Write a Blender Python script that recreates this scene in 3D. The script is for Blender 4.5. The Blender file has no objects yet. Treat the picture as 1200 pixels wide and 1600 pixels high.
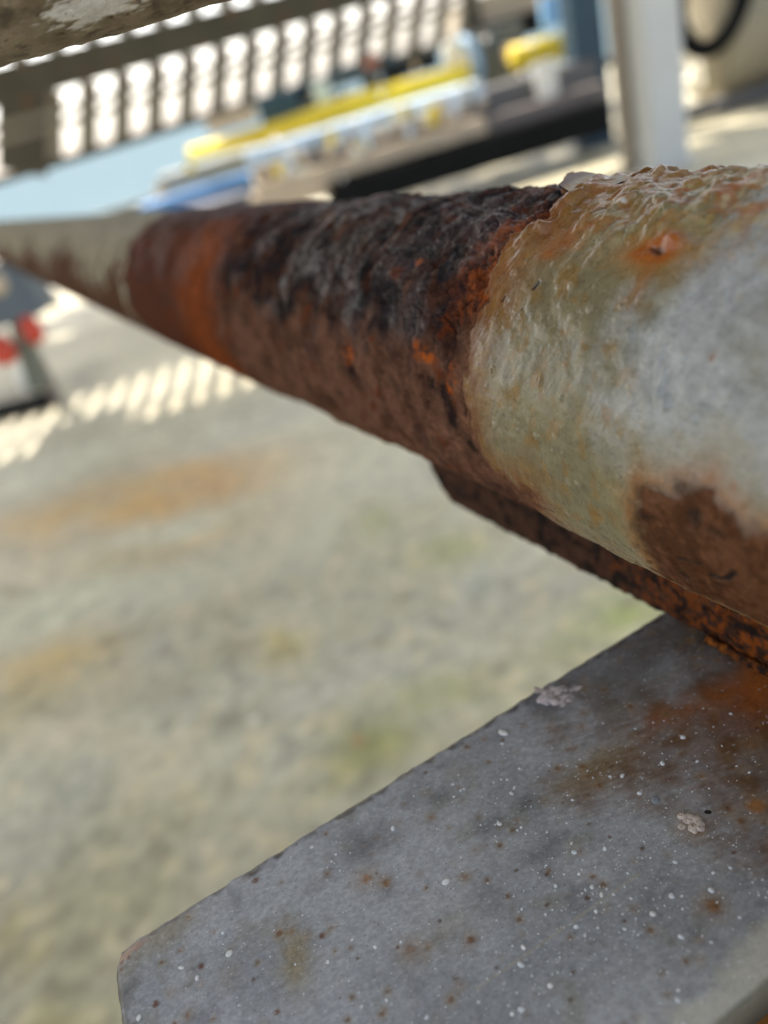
import bpy, bmesh, math, random
import numpy as np
from mathutils import Vector, Matrix

random.seed(4)
SC = bpy.context.scene
COL = SC.collection
R_ = math.radians

# ------------------------------------------------------------------ camera
FPX = 1204.0                       # focal length in pixels of the 1200x1600 photograph
PITCH, ROLL, CAMH = R_(29.1), R_(17.0), 0.80
cF = np.array([0, math.cos(PITCH), -math.sin(PITCH)])
_X = np.array([1.0, 0, 0]); _Z = np.array([0, math.sin(PITCH), math.cos(PITCH)])
cR = math.cos(ROLL) * _X - math.sin(ROLL) * _Z
cU = math.sin(ROLL) * _X + math.cos(ROLL) * _Z
cC = np.array([0, 0, CAMH])
cam_d = bpy.data.cameras.new('camera'); cam = bpy.data.objects.new('camera', cam_d); COL.objects.link(cam)
cam.matrix_world = Matrix(((cR[0], cU[0], -cF[0], cC[0]), (cR[1], cU[1], -cF[1], cC[1]), (cR[2], cU[2], -cF[2], cC[2]), (0, 0, 0, 1)))
cam_d.sensor_fit = 'VERTICAL'; cam_d.sensor_height = 24.0; cam_d.lens = 24.0 * FPX / 1600
cam_d.clip_start = 0.01; cam_d.clip_end = 6000
cam_d.dof.use_dof = True; cam_d.dof.focus_distance = 0.173; cam_d.dof.aperture_fstop = 4.35
SC.camera = cam

# ------------------------------------------------------------------ world, sun, exposure
SUN_AZ, SUN_EL = R_(-25.0), R_(50.0)      # azimuth from +Y, positive towards +X
w = bpy.data.worlds.new('World'); SC.world = w; w.use_nodes = True
nt = w.node_tree; nt.nodes.clear()
sky = nt.nodes.new('ShaderNodeTexSky'); sky.sky_type = 'NISHITA'; sky.sun_disc = False
sky.sun_elevation = SUN_EL; sky.sun_rotation = SUN_AZ
sky.air_density = 1.0; sky.dust_density = 3.0; sky.ozone_density = 1.0
bg = nt.nodes.new('ShaderNodeBackground'); bg.inputs[1].default_value = 0.15
wo = nt.nodes.new('ShaderNodeOutputWorld')
hs = nt.nodes.new('ShaderNodeHueSaturation'); hs.inputs['Saturation'].default_value = .48      # the phone's white balance for shade
nt.links.new(sky.outputs[0], hs.inputs['Color']); nt.links.new(hs.outputs[0], bg.inputs[0]); nt.links.new(bg.outputs[0], wo.inputs[0])
sd = bpy.data.lights.new('sun', 'SUN'); sd.energy = 4.0; sd.angle = R_(0.5); sd.color = (1.0, 0.90, 0.76)
sun = bpy.data.objects.new('sun', sd); COL.objects.link(sun)
SV = Vector((math.sin(SUN_AZ) * math.cos(SUN_EL), math.cos(SUN_AZ) * math.cos(SUN_EL), math.sin(SUN_EL)))
sun.rotation_euler = SV.to_track_quat('Z', 'Y').to_euler(); sun.location = (0, 0, 8)
SC.view_settings.view_transform = 'Standard'; SC.view_settings.look = 'None'
SC.view_settings.gamma = 1; SC.view_settings.use_curve_mapping = False
SC.view_settings.exposure = 1.55
SC.render.engine = 'CYCLES'
SC.cycles.use_denoising = True
SC.cycles.max_bounces = 8

# ------------------------------------------------------------------ geometry helpers
def ray(x, y):
    v = (x - 600) * cR - (y - 800) * cU + FPX * cF
    return v
def at(x, y, depth):                       # world point seen at photo pixel (x, y), depth metres along the view axis
    return cC + ray(x, y) / FPX * depth
def ground(x, y, z=0.0):
    d = ray(x, y); return cC + d * (z - cC[2]) / d[2]
def nrm(v): return v / np.linalg.norm(v)

def link_mesh(name, verts, faces, mat=None, parent=None, smooth=False):
    me = bpy.data.meshes.new(name)
    me.from_pydata([tuple(v) for v in verts], [], faces)
    if mat: me.materials.append(mat)
    if smooth: me.polygons.foreach_set('use_smooth', [True] * len(me.polygons))
    me.update()
    o = bpy.data.objects.new(name, me); COL.objects.link(o)
    if parent: o.parent = parent
    return o

def grid_mesh(name, P, mat, parent=None, attrs=None, wrap=False):
    """P (n, m, 3) -> one smooth quad grid; attrs: {name: (n,m) or (n,m,3)}"""
    n, m = P.shape[:2]
    idx = np.arange(n * m, dtype=np.int32).reshape(n, m)
    if wrap: idx = np.concatenate([idx, idx[:, :1]], 1)
    q = np.stack([idx[:-1, :-1], idx[1:, :-1], idx[1:, 1:], idx[:-1, 1:]], -1).reshape(-1, 4)
    me = bpy.data.meshes.new(name)
    me.vertices.add(n * m); me.vertices.foreach_set('co', P.reshape(-1).astype(np.float32))
    me.loops.add(q.size); me.loops.foreach_set('vertex_index', q.reshape(-1).astype(np.int32))
    me.polygons.add(len(q))
    me.polygons.foreach_set('loop_start', np.arange(0, q.size, 4, dtype=np.int32))
    me.polygons.foreach_set('loop_total', np.full(len(q), 4, dtype=np.int32))
    me.polygons.foreach_set('use_smooth', np.ones(len(q), dtype=bool))
    me.update(calc_edges=True)
    if attrs and 'spc' not in attrs: attrs = dict(attrs, spc=np.full((n, m), .35))
    for k, a in (attrs or {}).items():
        if a.ndim == 3:
            at_ = me.attributes.new(k, 'FLOAT_COLOR', 'POINT')
            c = np.ones((n * m, 4), np.float32); c[:, :3] = a.reshape(-1, 3)
            at_.data.foreach_set('color', c.reshape(-1))
        else:
            at_ = me.attributes.new(k, 'FLOAT', 'POINT'); at_.data.foreach_set('value', a.reshape(-1).astype(np.float32))
    me.materials.append(mat)
    o = bpy.data.objects.new(name, me); COL.objects.link(o)
    if parent: o.parent = parent
    return o

def thing(name, label, cat, loc=(0, 0, 0), group=None):
    o = bpy.data.objects.new(name, None); COL.objects.link(o); o.location = loc; o.empty_display_size = .05
    o['label'] = label; o['category'] = cat
    if group: o['group'] = group
    return o
def tag(o, label=None, cat=None, group=None, kind=None):
    for k, v in (('label', label), ('category', cat), ('group', group), ('kind', kind)):
        if v: o[k] = v
    return o
def child(o, parent):
    o.parent = parent
    o.location = Vector(o.location) - Vector(parent.location)
    return o

def bar(name, p0, p1, w_, h_, mat, parent=None, bevel=0.0, up=(0, 0, 1), seg=1):
    """rectangular bar from p0 to p1, w_ sideways, h_ along 'up'"""
    p0, p1 = np.array(p0, float), np.array(p1, float)
    d = nrm(p1 - p0); s = np.cross(d, np.array(up, float))
    if np.linalg.norm(s) < 1e-4: s = np.cross(d, np.array([0, 1.0, 0]))
    s = nrm(s); u = np.cross(s, d); L = np.linalg.norm(p1 - p0); mid = (p0 + p1) / 2
    bm = bmesh.new(); bmesh.ops.create_cube(bm, size=1)
    bmesh.ops.scale(bm, vec=(L, w_, h_), verts=bm.verts)
    if bevel: bmesh.ops.bevel(bm, geom=bm.edges[:], offset=bevel, segments=2, affect='EDGES', profile=.6)
    M = Matrix(((d[0], s[0], u[0], mid[0]), (d[1], s[1], u[1], mid[1]), (d[2], s[2], u[2], mid[2]), (0, 0, 0, 1)))
    me = bpy.data.meshes.new(name); bm.to_mesh(me); bm.free(); me.materials.append(mat)
    o = bpy.data.objects.new(name, me); COL.objects.link(o)
    if parent: o.parent = parent; M = Matrix.Translation(-Vector(parent.location)) @ M
    o.matrix_local = M
    return o

def tube(name, pts, rad, mat, parent=None, n=20, caps=True, closed=False):
    """round tube through pts; rad number or list"""
    pts = [np.array(p, float) for p in pts]; N = len(pts)
    rads = rad if hasattr(rad, '__len__') else [rad] * N
    V, Fc = [], []; prev = None
    for i, p in enumerate(pts):
        if closed: t = nrm(pts[(i + 1) % N] - pts[i - 1])
        else: t = nrm(pts[min(i + 1, N - 1)] - pts[max(i - 1, 0)])
        a = np.array([0, 0, 1.0]) if abs(t[2]) < .9 else np.array([0, 1.0, 0])
        if prev is not None: a = prev
        e = nrm(a - t * (a @ t)); b = np.cross(t, e); prev = e
        for k in range(n):
            c = 2 * math.pi * k / n; V.append(p + rads[i] * (math.cos(c) * e + math.sin(c) * b))
    for i in range(N if closed else N - 1):
        j = (i + 1) % N
        for k in range(n):
            Fc.append((i * n + k, i * n + (k + 1) % n, j * n + (k + 1) % n, j * n + k))
    if caps and not closed:
        Fc.append(tuple(range(n - 1, -1, -1))); Fc.append(tuple((N - 1) * n + k for k in range(n)))
    off = np.array(parent.location) if parent else 0
    return link_mesh(name, [v - off for v in V], Fc, mat, parent, smooth=True)

def lathe(name, prof, loc, mat, parent=None, n=28, axis=(0, 0, 1)):
    ax = nrm(np.array(axis, float)); loc = np.array(loc, float)
    return tube(name, [loc + ax * z for r, z in prof], [r for r, z in prof], mat, parent, n=n)

# ------------------------------------------------------------------ numpy noise
def _h(ix, iy, iz, seed):
    h = (ix.astype(np.int64) * 73856093) ^ (iy.astype(np.int64) * 19349663) ^ (iz.astype(np.int64) * 83492791) ^ (seed * 2654435761)
    h &= 0xffffffff
    h = (h ^ (h >> 15)) * 2246822519 & 0xffffffff
    h = (h ^ (h >> 13)) * 3266489917 & 0xffffffff
    return h ^ (h >> 16)
_G = np.array([[1,1,0],[-1,1,0],[1,-1,0],[-1,-1,0],[1,0,1],[-1,0,1],[1,0,-1],[-1,0,-1],[0,1,1],[0,-1,1],[0,1,-1],[0,-1,-1],[1,1,0],[-1,1,0],[0,-1,1],[0,-1,-1]], np.float32)
def perlin(P, seed=0):
    Pi = np.floor(P); f = (P - Pi).astype(np.float32); Pi = Pi.astype(np.int64)
    u = f * f * f * (f * (f * 6 - 15) + 10)
    def g(dx, dy, dz):
        h = _h(Pi[..., 0] + dx, Pi[..., 1] + dy, Pi[..., 2] + dz, seed) & 15
        G = _G[h]
        return G[..., 0] * (f[..., 0] - dx) + G[..., 1] * (f[..., 1] - dy) + G[..., 2] * (f[..., 2] - dz)
    L = lambda a, b, t: a + (b - a) * t
    x00 = L(g(0,0,0), g(1,0,0), u[..., 0]); x10 = L(g(0,1,0), g(1,1,0), u[..., 0])
    x01 = L(g(0,0,1), g(1,0,1), u[..., 0]); x11 = L(g(0,1,1), g(1,1,1), u[..., 0])
    return L(L(x00, x10, u[..., 1]), L(x01, x11, u[..., 1]), u[..., 2])
def fbm(P, octs=4, seed=0, gain=.5, ridged=False):
    a, s, out = 1.0, 0.0, 0
    for o in range(octs):
        n = perlin(P * (2.03 ** o) + 17.3 * o, seed + o * 31)
        if ridged: n = 1 - 2 * np.abs(n)
        out = out + a * n; s += a; a *= gain
    return out / s
def worley(P, seed=0, jit=.9):
    """distance to nearest feature point, plus a random per cell"""
    Pi = np.floor(P).astype(np.int64); best = np.full(P.shape[:-1], 9.0, np.float32); rid = np.zeros_like(best)
    for dx in (-1, 0, 1):
        for dy in (-1, 0, 1):
            for dz in (-1, 0, 1):
                cx, cy, cz = Pi[..., 0] + dx, Pi[..., 1] + dy, Pi[..., 2] + dz
                h = _h(cx, cy, cz, seed)
                ox = (h & 1023) / 1023.; oy = ((h >> 10) & 1023) / 1023.; oz = ((h >> 20) & 1023) / 1023.
                d = (cx + .5 + jit * (ox - .5) - P[..., 0]) ** 2 + (cy + .5 + jit * (oy - .5) - P[..., 1]) ** 2 + (cz + .5 + jit * (oz - .5) - P[..., 2]) ** 2
                m = d < best; best = np.where(m, d, best); rid = np.where(m, ((h >> 5) & 255) / 255., rid)
    return np.sqrt(best), rid
def sst(a, b, x):
    t = np.clip((x - a) / (b - a), 0, 1); return t * t * (3 - 2 * t)
def mix(a, b, t):
    a = np.asarray(a, np.float32); b = np.asarray(b, np.float32)
    return a * (1 - t[..., None]) + b * t[..., None]
def poly_sd(Q, poly):
    """signed distance (positive inside) of points Q (...,2) to a polygon"""
    poly = np.asarray(poly, float); d = np.full(Q.shape[:-1], 1e9); ins = np.zeros(Q.shape[:-1], bool)
    for i in range(len(poly)):
        a, b = poly[i], poly[(i + 1) % len(poly)]; e = b - a; w_ = Q - a
        t = np.clip((w_ @ e) / (e @ e + 1e-12), 0, 1)
        dd = ((w_ - t[..., None] * e) ** 2).sum(-1); d = np.minimum(d, dd)
        c = ((a[1] > Q[..., 1]) != (b[1] > Q[..., 1]))
        with np.errstate(divide='ignore', invalid='ignore'):
            xx = (b[0] - a[0]) * (Q[..., 1] - a[1]) / (b[1] - a[1] + 1e-12) + a[0]
        ins ^= c & (Q[..., 0] < xx)
    d = np.sqrt(d); return np.where(ins, d, -d)

# ------------------------------------------------------------------ node materials
def new_mat(name):
    m = bpy.data.materials.new(name); m.use_nodes = True; nt = m.node_tree
    b = nt.nodes['Principled BSDF']; return m, nt, b
def NN(nt, t, **k):
    n = nt.nodes.new(t)
    for a, v in k.items(): setattr(n, a, v)
    return n
def noise_n(nt, vec, scale, detail=4, rough=.55, dist=0.0):
    n = NN(nt, 'ShaderNodeTexNoise'); n.inputs['Scale'].default_value = scale; n.inputs['Detail'].default_value = detail
    n.inputs['Roughness'].default_value = rough; n.inputs['Distortion'].default_value = dist
    if vec is not None: nt.links.new(vec, n.inputs['Vector'])
    return n
def ramp(nt, fac, stops):
    r = NN(nt, 'ShaderNodeValToRGB'); e = r.color_ramp.elements
    while len(e) < len(stops): e.new(.5)
    for i, (p, c) in enumerate(stops):
        e[i].position = p; e[i].color = (c[0], c[1], c[2], 1) if hasattr(c, '__len__') else (c, c, c, 1)
    nt.links.new(fac, r.inputs[0]); return r
def mixc(nt, fac, a, b, mode='MIX'):
    m = NN(nt, 'ShaderNodeMix', data_type='RGBA', blend_type=mode)
    for s, v in ((m.inputs[0], fac), (m.inputs[6], a), (m.inputs[7], b)):
        if isinstance(v, bpy.types.NodeSocket): nt.links.new(v, s)
        elif hasattr(v, '__len__'): s.default_value = (v[0], v[1], v[2], 1)
        else: s.default_value = v
    return m.outputs[2]
def bump_n(nt, b, h, dist, strength=1.0, prev=None):
    n = NN(nt, 'ShaderNodeBump'); n.inputs['Strength'].default_value = strength; n.inputs['Distance'].default_value = dist
    nt.links.new(h, n.inputs['Height'])
    if prev: nt.links.new(prev, n.inputs['Normal'])
    nt.links.new(n.outputs[0], b.inputs['Normal']); return n.outputs[0]

def paint_mat(name, col, rough=.5, var=.12, scale=3.0, metallic=0.0, rust=0.0, spec=.2, coord='Object'):
    """worn paint: two-scale tone variation, optional rust blotches, slight relief"""
    m, nt, b = new_mat(name)
    tc = NN(nt, 'ShaderNodeTexCoord'); v = tc.outputs[coord]
    n1 = noise_n(nt, v, scale, 5, .6); n2 = noise_n(nt, v, scale * 9, 4, .6)
    lo = [c * (1 - var * 1.6) for c in col]; hi = [min(1, c * (1 + var)) for c in col]
    c = ramp(nt, n1.outputs[0], [(.3, lo), (.7, hi)]).outputs[0]
    c = mixc(nt, .35, c, ramp(nt, n2.outputs[0], [(.3, lo), (.75, hi)]).outputs[0])
    if rust > 0:
        rn = noise_n(nt, v, scale * 2.2, 6, .65, .4)
        f = ramp(nt, rn.outputs[0], [(.62 - rust * .25, 0), (.66 - rust * .25 + .04, 1)]).outputs[0]
        c = mixc(nt, f, c, (.16, .06, .025))
    nt.links.new(c, b.inputs['Base Color'])
    b.inputs['Roughness'].default_value = rough; b.inputs['Metallic'].default_value = metallic
    b.inputs['Specular IOR Level'].default_value = spec
    bump_n(nt, b, n2.outputs[0], .002, .4)
    return m

def attr_mat(name, fine=900.0, fine_col=.25, fine_bump=.00012, aniso=None):
    """albedo, roughness and metal from mesh attributes computed in numpy, plus fine node grain"""
    m, nt, b = new_mat(name)
    a = NN(nt, 'ShaderNodeAttribute', attribute_name='alb'); r = NN(nt, 'ShaderNodeAttribute', attribute_name='rgh')
    g = NN(nt, 'ShaderNodeAttribute', attribute_name='grn')
    sp = NN(nt, 'ShaderNodeAttribute', attribute_name='spc'); nt.links.new(sp.outputs['Fac'], b.inputs['Specular IOR Level'])
    tc = NN(nt, 'ShaderNodeTexCoord'); v = tc.outputs['Object']
    n1 = noise_n(nt, v, fine, 5, .65); n2 = noise_n(nt, v, fine * .27, 4, .6)
    lo = 1 - fine_col; hi = 1 + fine_col
    f = ramp(nt, n1.outputs[0], [(.3, lo * .5), (.7, hi * .5)]).outputs[0]
    f2 = ramp(nt, n2.outputs[0], [(.3, lo * .5), (.7, hi * .5)]).outputs[0]
    s = NN(nt, 'ShaderNodeMix', data_type='RGBA', blend_type='MIX'); s.inputs[0].default_value = .5
    nt.links.new(f, s.inputs[6]); nt.links.new(f2, s.inputs[7])
    fx = mixc(nt, 1.0, s.outputs[2], (2, 2, 2), 'MULTIPLY')
    c = mixc(nt, g.outputs['Fac'], (1, 1, 1), fx)
    c = mixc(nt, 1.0, a.outputs['Color'], c, 'MULTIPLY')
    vo = NN(nt, 'ShaderNodeTexVoronoi'); vo.inputs['Scale'].default_value = fine * .85; nt.links.new(v, vo.inputs['Vector'])
    sv = ramp(nt, vo.outputs['Distance'], [(.10, 1), (.22, 0)]); sx = NN(nt, 'ShaderNodeSeparateColor'); nt.links.new(vo.outputs['Color'], sx.inputs[0])
    pk = ramp(nt, sx.outputs[0], [(.80, 0), (.82, 1)]); dkk = ramp(nt, sx.outputs[1], [(.86, 0), (.88, 1)])
    mu = NN(nt, 'ShaderNodeMath', operation='MULTIPLY'); nt.links.new(sv.outputs[0], mu.inputs[0]); nt.links.new(pk.outputs[0], mu.inputs[1])
    m2 = NN(nt, 'ShaderNodeMath', operation='MULTIPLY'); nt.links.new(sv.outputs[0], m2.inputs[0]); nt.links.new(dkk.outputs[0], m2.inputs[1])
    cl = mixc(nt, 1.0, c, (1.9, 1.85, 1.75), 'MULTIPLY'); cd = mixc(nt, 1.0, c, (.3, .26, .22), 'MULTIPLY')
    c = mixc(nt, mu.outputs[0], c, cl); c = mixc(nt, m2.outputs[0], c, cd)
    nt.links.new(c, b.inputs['Base Color'])
    rm = NN(nt, 'ShaderNodeMath', operation='MULTIPLY_ADD'); nt.links.new(n1.outputs[0], rm.inputs[0]); rm.inputs[1].default_value = .22
    ra = NN(nt, 'ShaderNodeMath', operation='SUBTRACT'); nt.links.new(r.outputs['Fac'], ra.inputs[0]); ra.inputs[1].default_value = .11
    nt.links.new(ra.outputs[0], rm.inputs[2]); nt.links.new(rm.outputs[0], b.inputs['Roughness'])
    hm = NN(nt, 'ShaderNodeMath', operation='MULTIPLY'); nt.links.new(n1.outputs[0], hm.inputs[0]); nt.links.new(g.outputs['Fac'], hm.inputs[1])
    p = bump_n(nt, b, hm.outputs[0], fine_bump, 1.0)
    hm2 = NN(nt, 'ShaderNodeMath', operation='MULTIPLY'); nt.links.new(n2.outputs[0], hm2.inputs[0]); nt.links.new(g.outputs['Fac'], hm2.inputs[1])
    bump_n(nt, b, hm2.outputs[0], fine_bump * 2.5, .8, p)
    return m

# ================================================================== SETTING
# deck ------------------------------------------------------------
def deck():
    dense = lambda lo, a, b, hi, n: np.unique(np.concatenate([np.linspace(lo, a, 20), np.linspace(a, b, n), np.linspace(b, hi, 20)]))
    xs = dense(-30, -2.2, 2.0, 30, 560); ys = dense(-10, .25, 5.0, 11.5, 620)
    X, Y = np.meshgrid(xs, ys, indexing='ij'); W = np.stack([X, Y, X * 0 + .31], -1); Wm = W * np.array([1, 1.0, 1])
    Wx = W * np.array([.45, 1.5, 1])
    n1 = fbm(Wx / .55, 5, 401); n2 = fbm(Wm / .16, 5, 402); n3 = fbm(Wm / .05, 4, 403, .6); n4 = fbm(Wx / .22, 5, 404); n5 = fbm(Wm / .35, 4, 405)
    c = mix(np.array([.47, .455, .40]), np.array([.66, .655, .61]), sst(-.3, .3, n1))
    c = mix(c, np.array([.58, .55, .47]), sst(.0, .3, n2) * .3)
    c = mix(c, np.array([.50, .52, .53]), sst(.05, .3, n4) * .4)
    c = mix(c, np.array([.42, .41, .26]), sst(.04, .3, fbm(Wm / .3, 5, 406)) * .4 * sst(2.4, 1.2, Y + n1))
    def px(x, y): return ground(x, y)[:2]
    Q = np.stack([X + n5 * .10, Y + n5 * .10], -1)
    def sp(x, y, rx, ry):           # blotch: centre and half sizes as seen
        p = px(x, y); a = px(x + rx * .956, y - rx * .292) - p; b = px(x + ry * .292, y + ry * .956) - p
        M = np.linalg.inv(np.array([a, b]).T); q = (Q - p) @ M.T
        return np.exp(-(q ** 2).sum(-1))
    near = sst(1.9, .9, Y + n1 * .5)
    c = mix(c, np.array([.21, .195, .155]), near * sst(.0, .25, n3 + n2 * .2) * .6)
    c = mix(c, np.array([.74, .66, .50]), near * sst(.06, .3, fbm(Wm / .045, 4, 407)) * .5)
    for (x, y, rx, ry, a, col) in ((270, 770, 150, 40, 1.0, (.62, .40, .17)), (330, 760, 60, 30, .9, (.55, .33, .15)), (110, 800, 110, 30, .75, (.62, .42, .19)), (230, 860, 120, 18, .6, (.62, .42, .2)), (90, 1035, 130, 38, .75, (.58, .43, .19)), (20, 925, 20, 10, .8, (.20, .17, .1)),
                                   (60, 960, 160, 22, .8, (.66, .70, .64)), (210, 850, 70, 12, .7, (.68, .74, .70)), (80, 720, 100, 26, .6, (.60, .64, .62)), (280, 830, 60, 12, .8, (.68, .76, .74)), (530, 700, 120, 35, .6, (.70, .70, .64)), (430, 640, 90, 35, .5, (.66, .70, .72)),
                                   (700, 860, 60, 24, .7, (.42, .44, .20)), (590, 810, 30, 20, .7, (.38, .40, .2)), (980, 950, 70, 30, .8, (.38, .44, .17)), (560, 1180, 60, 35, .9, (.25, .27, .11)), (520, 1230, 60, 30, .7, (.30, .30, .14)), (660, 1090, 80, 30, .6, (.34, .36, .16)),
                                   (420, 1030, 40, 22, .8, (.50, .42, .18)), (350, 1030, 24, 18, .8, (.26, .24, .19)), (180, 1000, 16, 12, .8, (.45, .33, .14)), (270, 1075, 50, 25, .7, (.30, .29, .26)), (340, 1150, 35, 24, .8, (.26, .25, .2)), (100, 1250, 60, 60, .6, (.34, .38, .42)), (60, 1450, 40, 40, .6, (.40, .36, .16)),
                                   (130, 1560, 40, 50, .7, (.36, .33, .13)), (250, 1000, 60, 40, .6, (.42, .44, .46)), (570, 970, 60, 30, .6, (.36, .35, .31)), (540, 1180, 8, 6, .9, (.5, .2, .1)), (760, 900, 40, 24, .5, (.44, .50, .56)), (240, 1200, 60, 40, .5, (.68, .62, .50)), (80, 1150, 60, 40, .6, (.68, .64, .56)), (800, 760, 80, 30, .4, (.7, .69, .62)),
                                   (330, 480, 90, 16, .3, (.40, .37, .33)), (140, 590, 30, 18, .8, (.10, .10, .08)), (10, 620, 40, 30, .8, (.12, .11, .09))):
        c = mix(c, np.array(col), np.clip(sp(x, y, rx * 1.25, ry * 1.25) * a * .75 * (1.05 + n2 * 1.4 + n3 * .5), 0, 1))
    for (x, y, r) in ((476, 936, .006), (398, 1125, .007)):
        p = px(x, y); c = mix(c, np.array([.85, .85, .85]), sst(r * 1.3, r * .8, np.hypot(X - p[0], Y - p[1])))
    c = c * (1 + n3 * (.45 + .5 * near) + n2 * .16 + .02 * near + .35 * fbm(Wm / .022, 2, 409))[..., None] * np.array([.84, .79, .62])
    P = np.stack([X, Y, n2 * .002 * 0], -1)
    z = np.full(X.shape, .6)
    o = grid_mesh('deck', P, attr_mat('weathered_deck', 90, .3, .0015), None, {'alb': np.clip(c, .03, .85), 'rgh': z, 'grn': z})
    tag(o, kind='structure')
deck()
bar('deck_kerb', (-30, 11.4, .05), (30, 11.4, .05), .18, .1, paint_mat('kerb_paint', (.10, .11, .09), .7)).__setitem__('kind', 'structure')
# sea
m, nt_, b_ = new_mat('sea_water')
tc = NN(nt_, 'ShaderNodeNewGeometry'); n = noise_n(nt_, tc.outputs['Position'], .5, 5, .6)
c = ramp(nt_, n.outputs[0], [(.3, (.10, .145, .17)), (.7, (.13, .175, .20))]).outputs[0]
nt_.links.new(c, b_.inputs['Base Color']); b_.inputs['Roughness'].default_value = .6; b_.inputs['Specular IOR Level'].default_value = 0
bump_n(nt_, b_, n.outputs[0], .6, .6)
o = link_mesh('sea', [(-5000, -5000, -3), (5000, -5000, -3), (5000, 5000, -3), (-5000, 5000, -3)], [(0, 1, 2, 3)], m); tag(o, kind='structure')

# ================================================================== THE RUSTY PIPE
PR = .045
vp = nrm(ray(-122, 352))
def perp_(x, y):
    d = nrm(ray(x, y)); q = d - (d @ vp) * vp; return nrm(q)
a2, b2 = perp_(1000, 283), perp_(1000, 880)
pm = nrm(a2 + b2); PD = PR / math.sin(math.acos(a2 @ b2) / 2)
pA = cC + pm * PD                                # axis point nearest the camera
pE1 = -pm; pE2 = np.cross(vp, pE1)
def pipe_hit(x, y):
    """photo pixel -> (s, theta*r) in mm on the pipe surface; clamps to the silhouette"""
    d = nrm(ray(x, y)); oc = cC - pA; dp = d - (d @ vp) * vp; op = oc - (oc @ vp) * vp
    a = dp @ dp; b = op @ dp; c = op @ op - PR * PR; disc = max(b * b - a * c, 0)
    P = cC + d * (-b - math.sqrt(disc)) / a; s = (P - pA) @ vp; n_ = P - pA - s * vp
    return np.array([s * 1000, math.atan2(n_ @ pE2, n_ @ pE1) * PR * 1000])
def hitpoly(pts): return [pipe_hit(*p) for p in pts]

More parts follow.
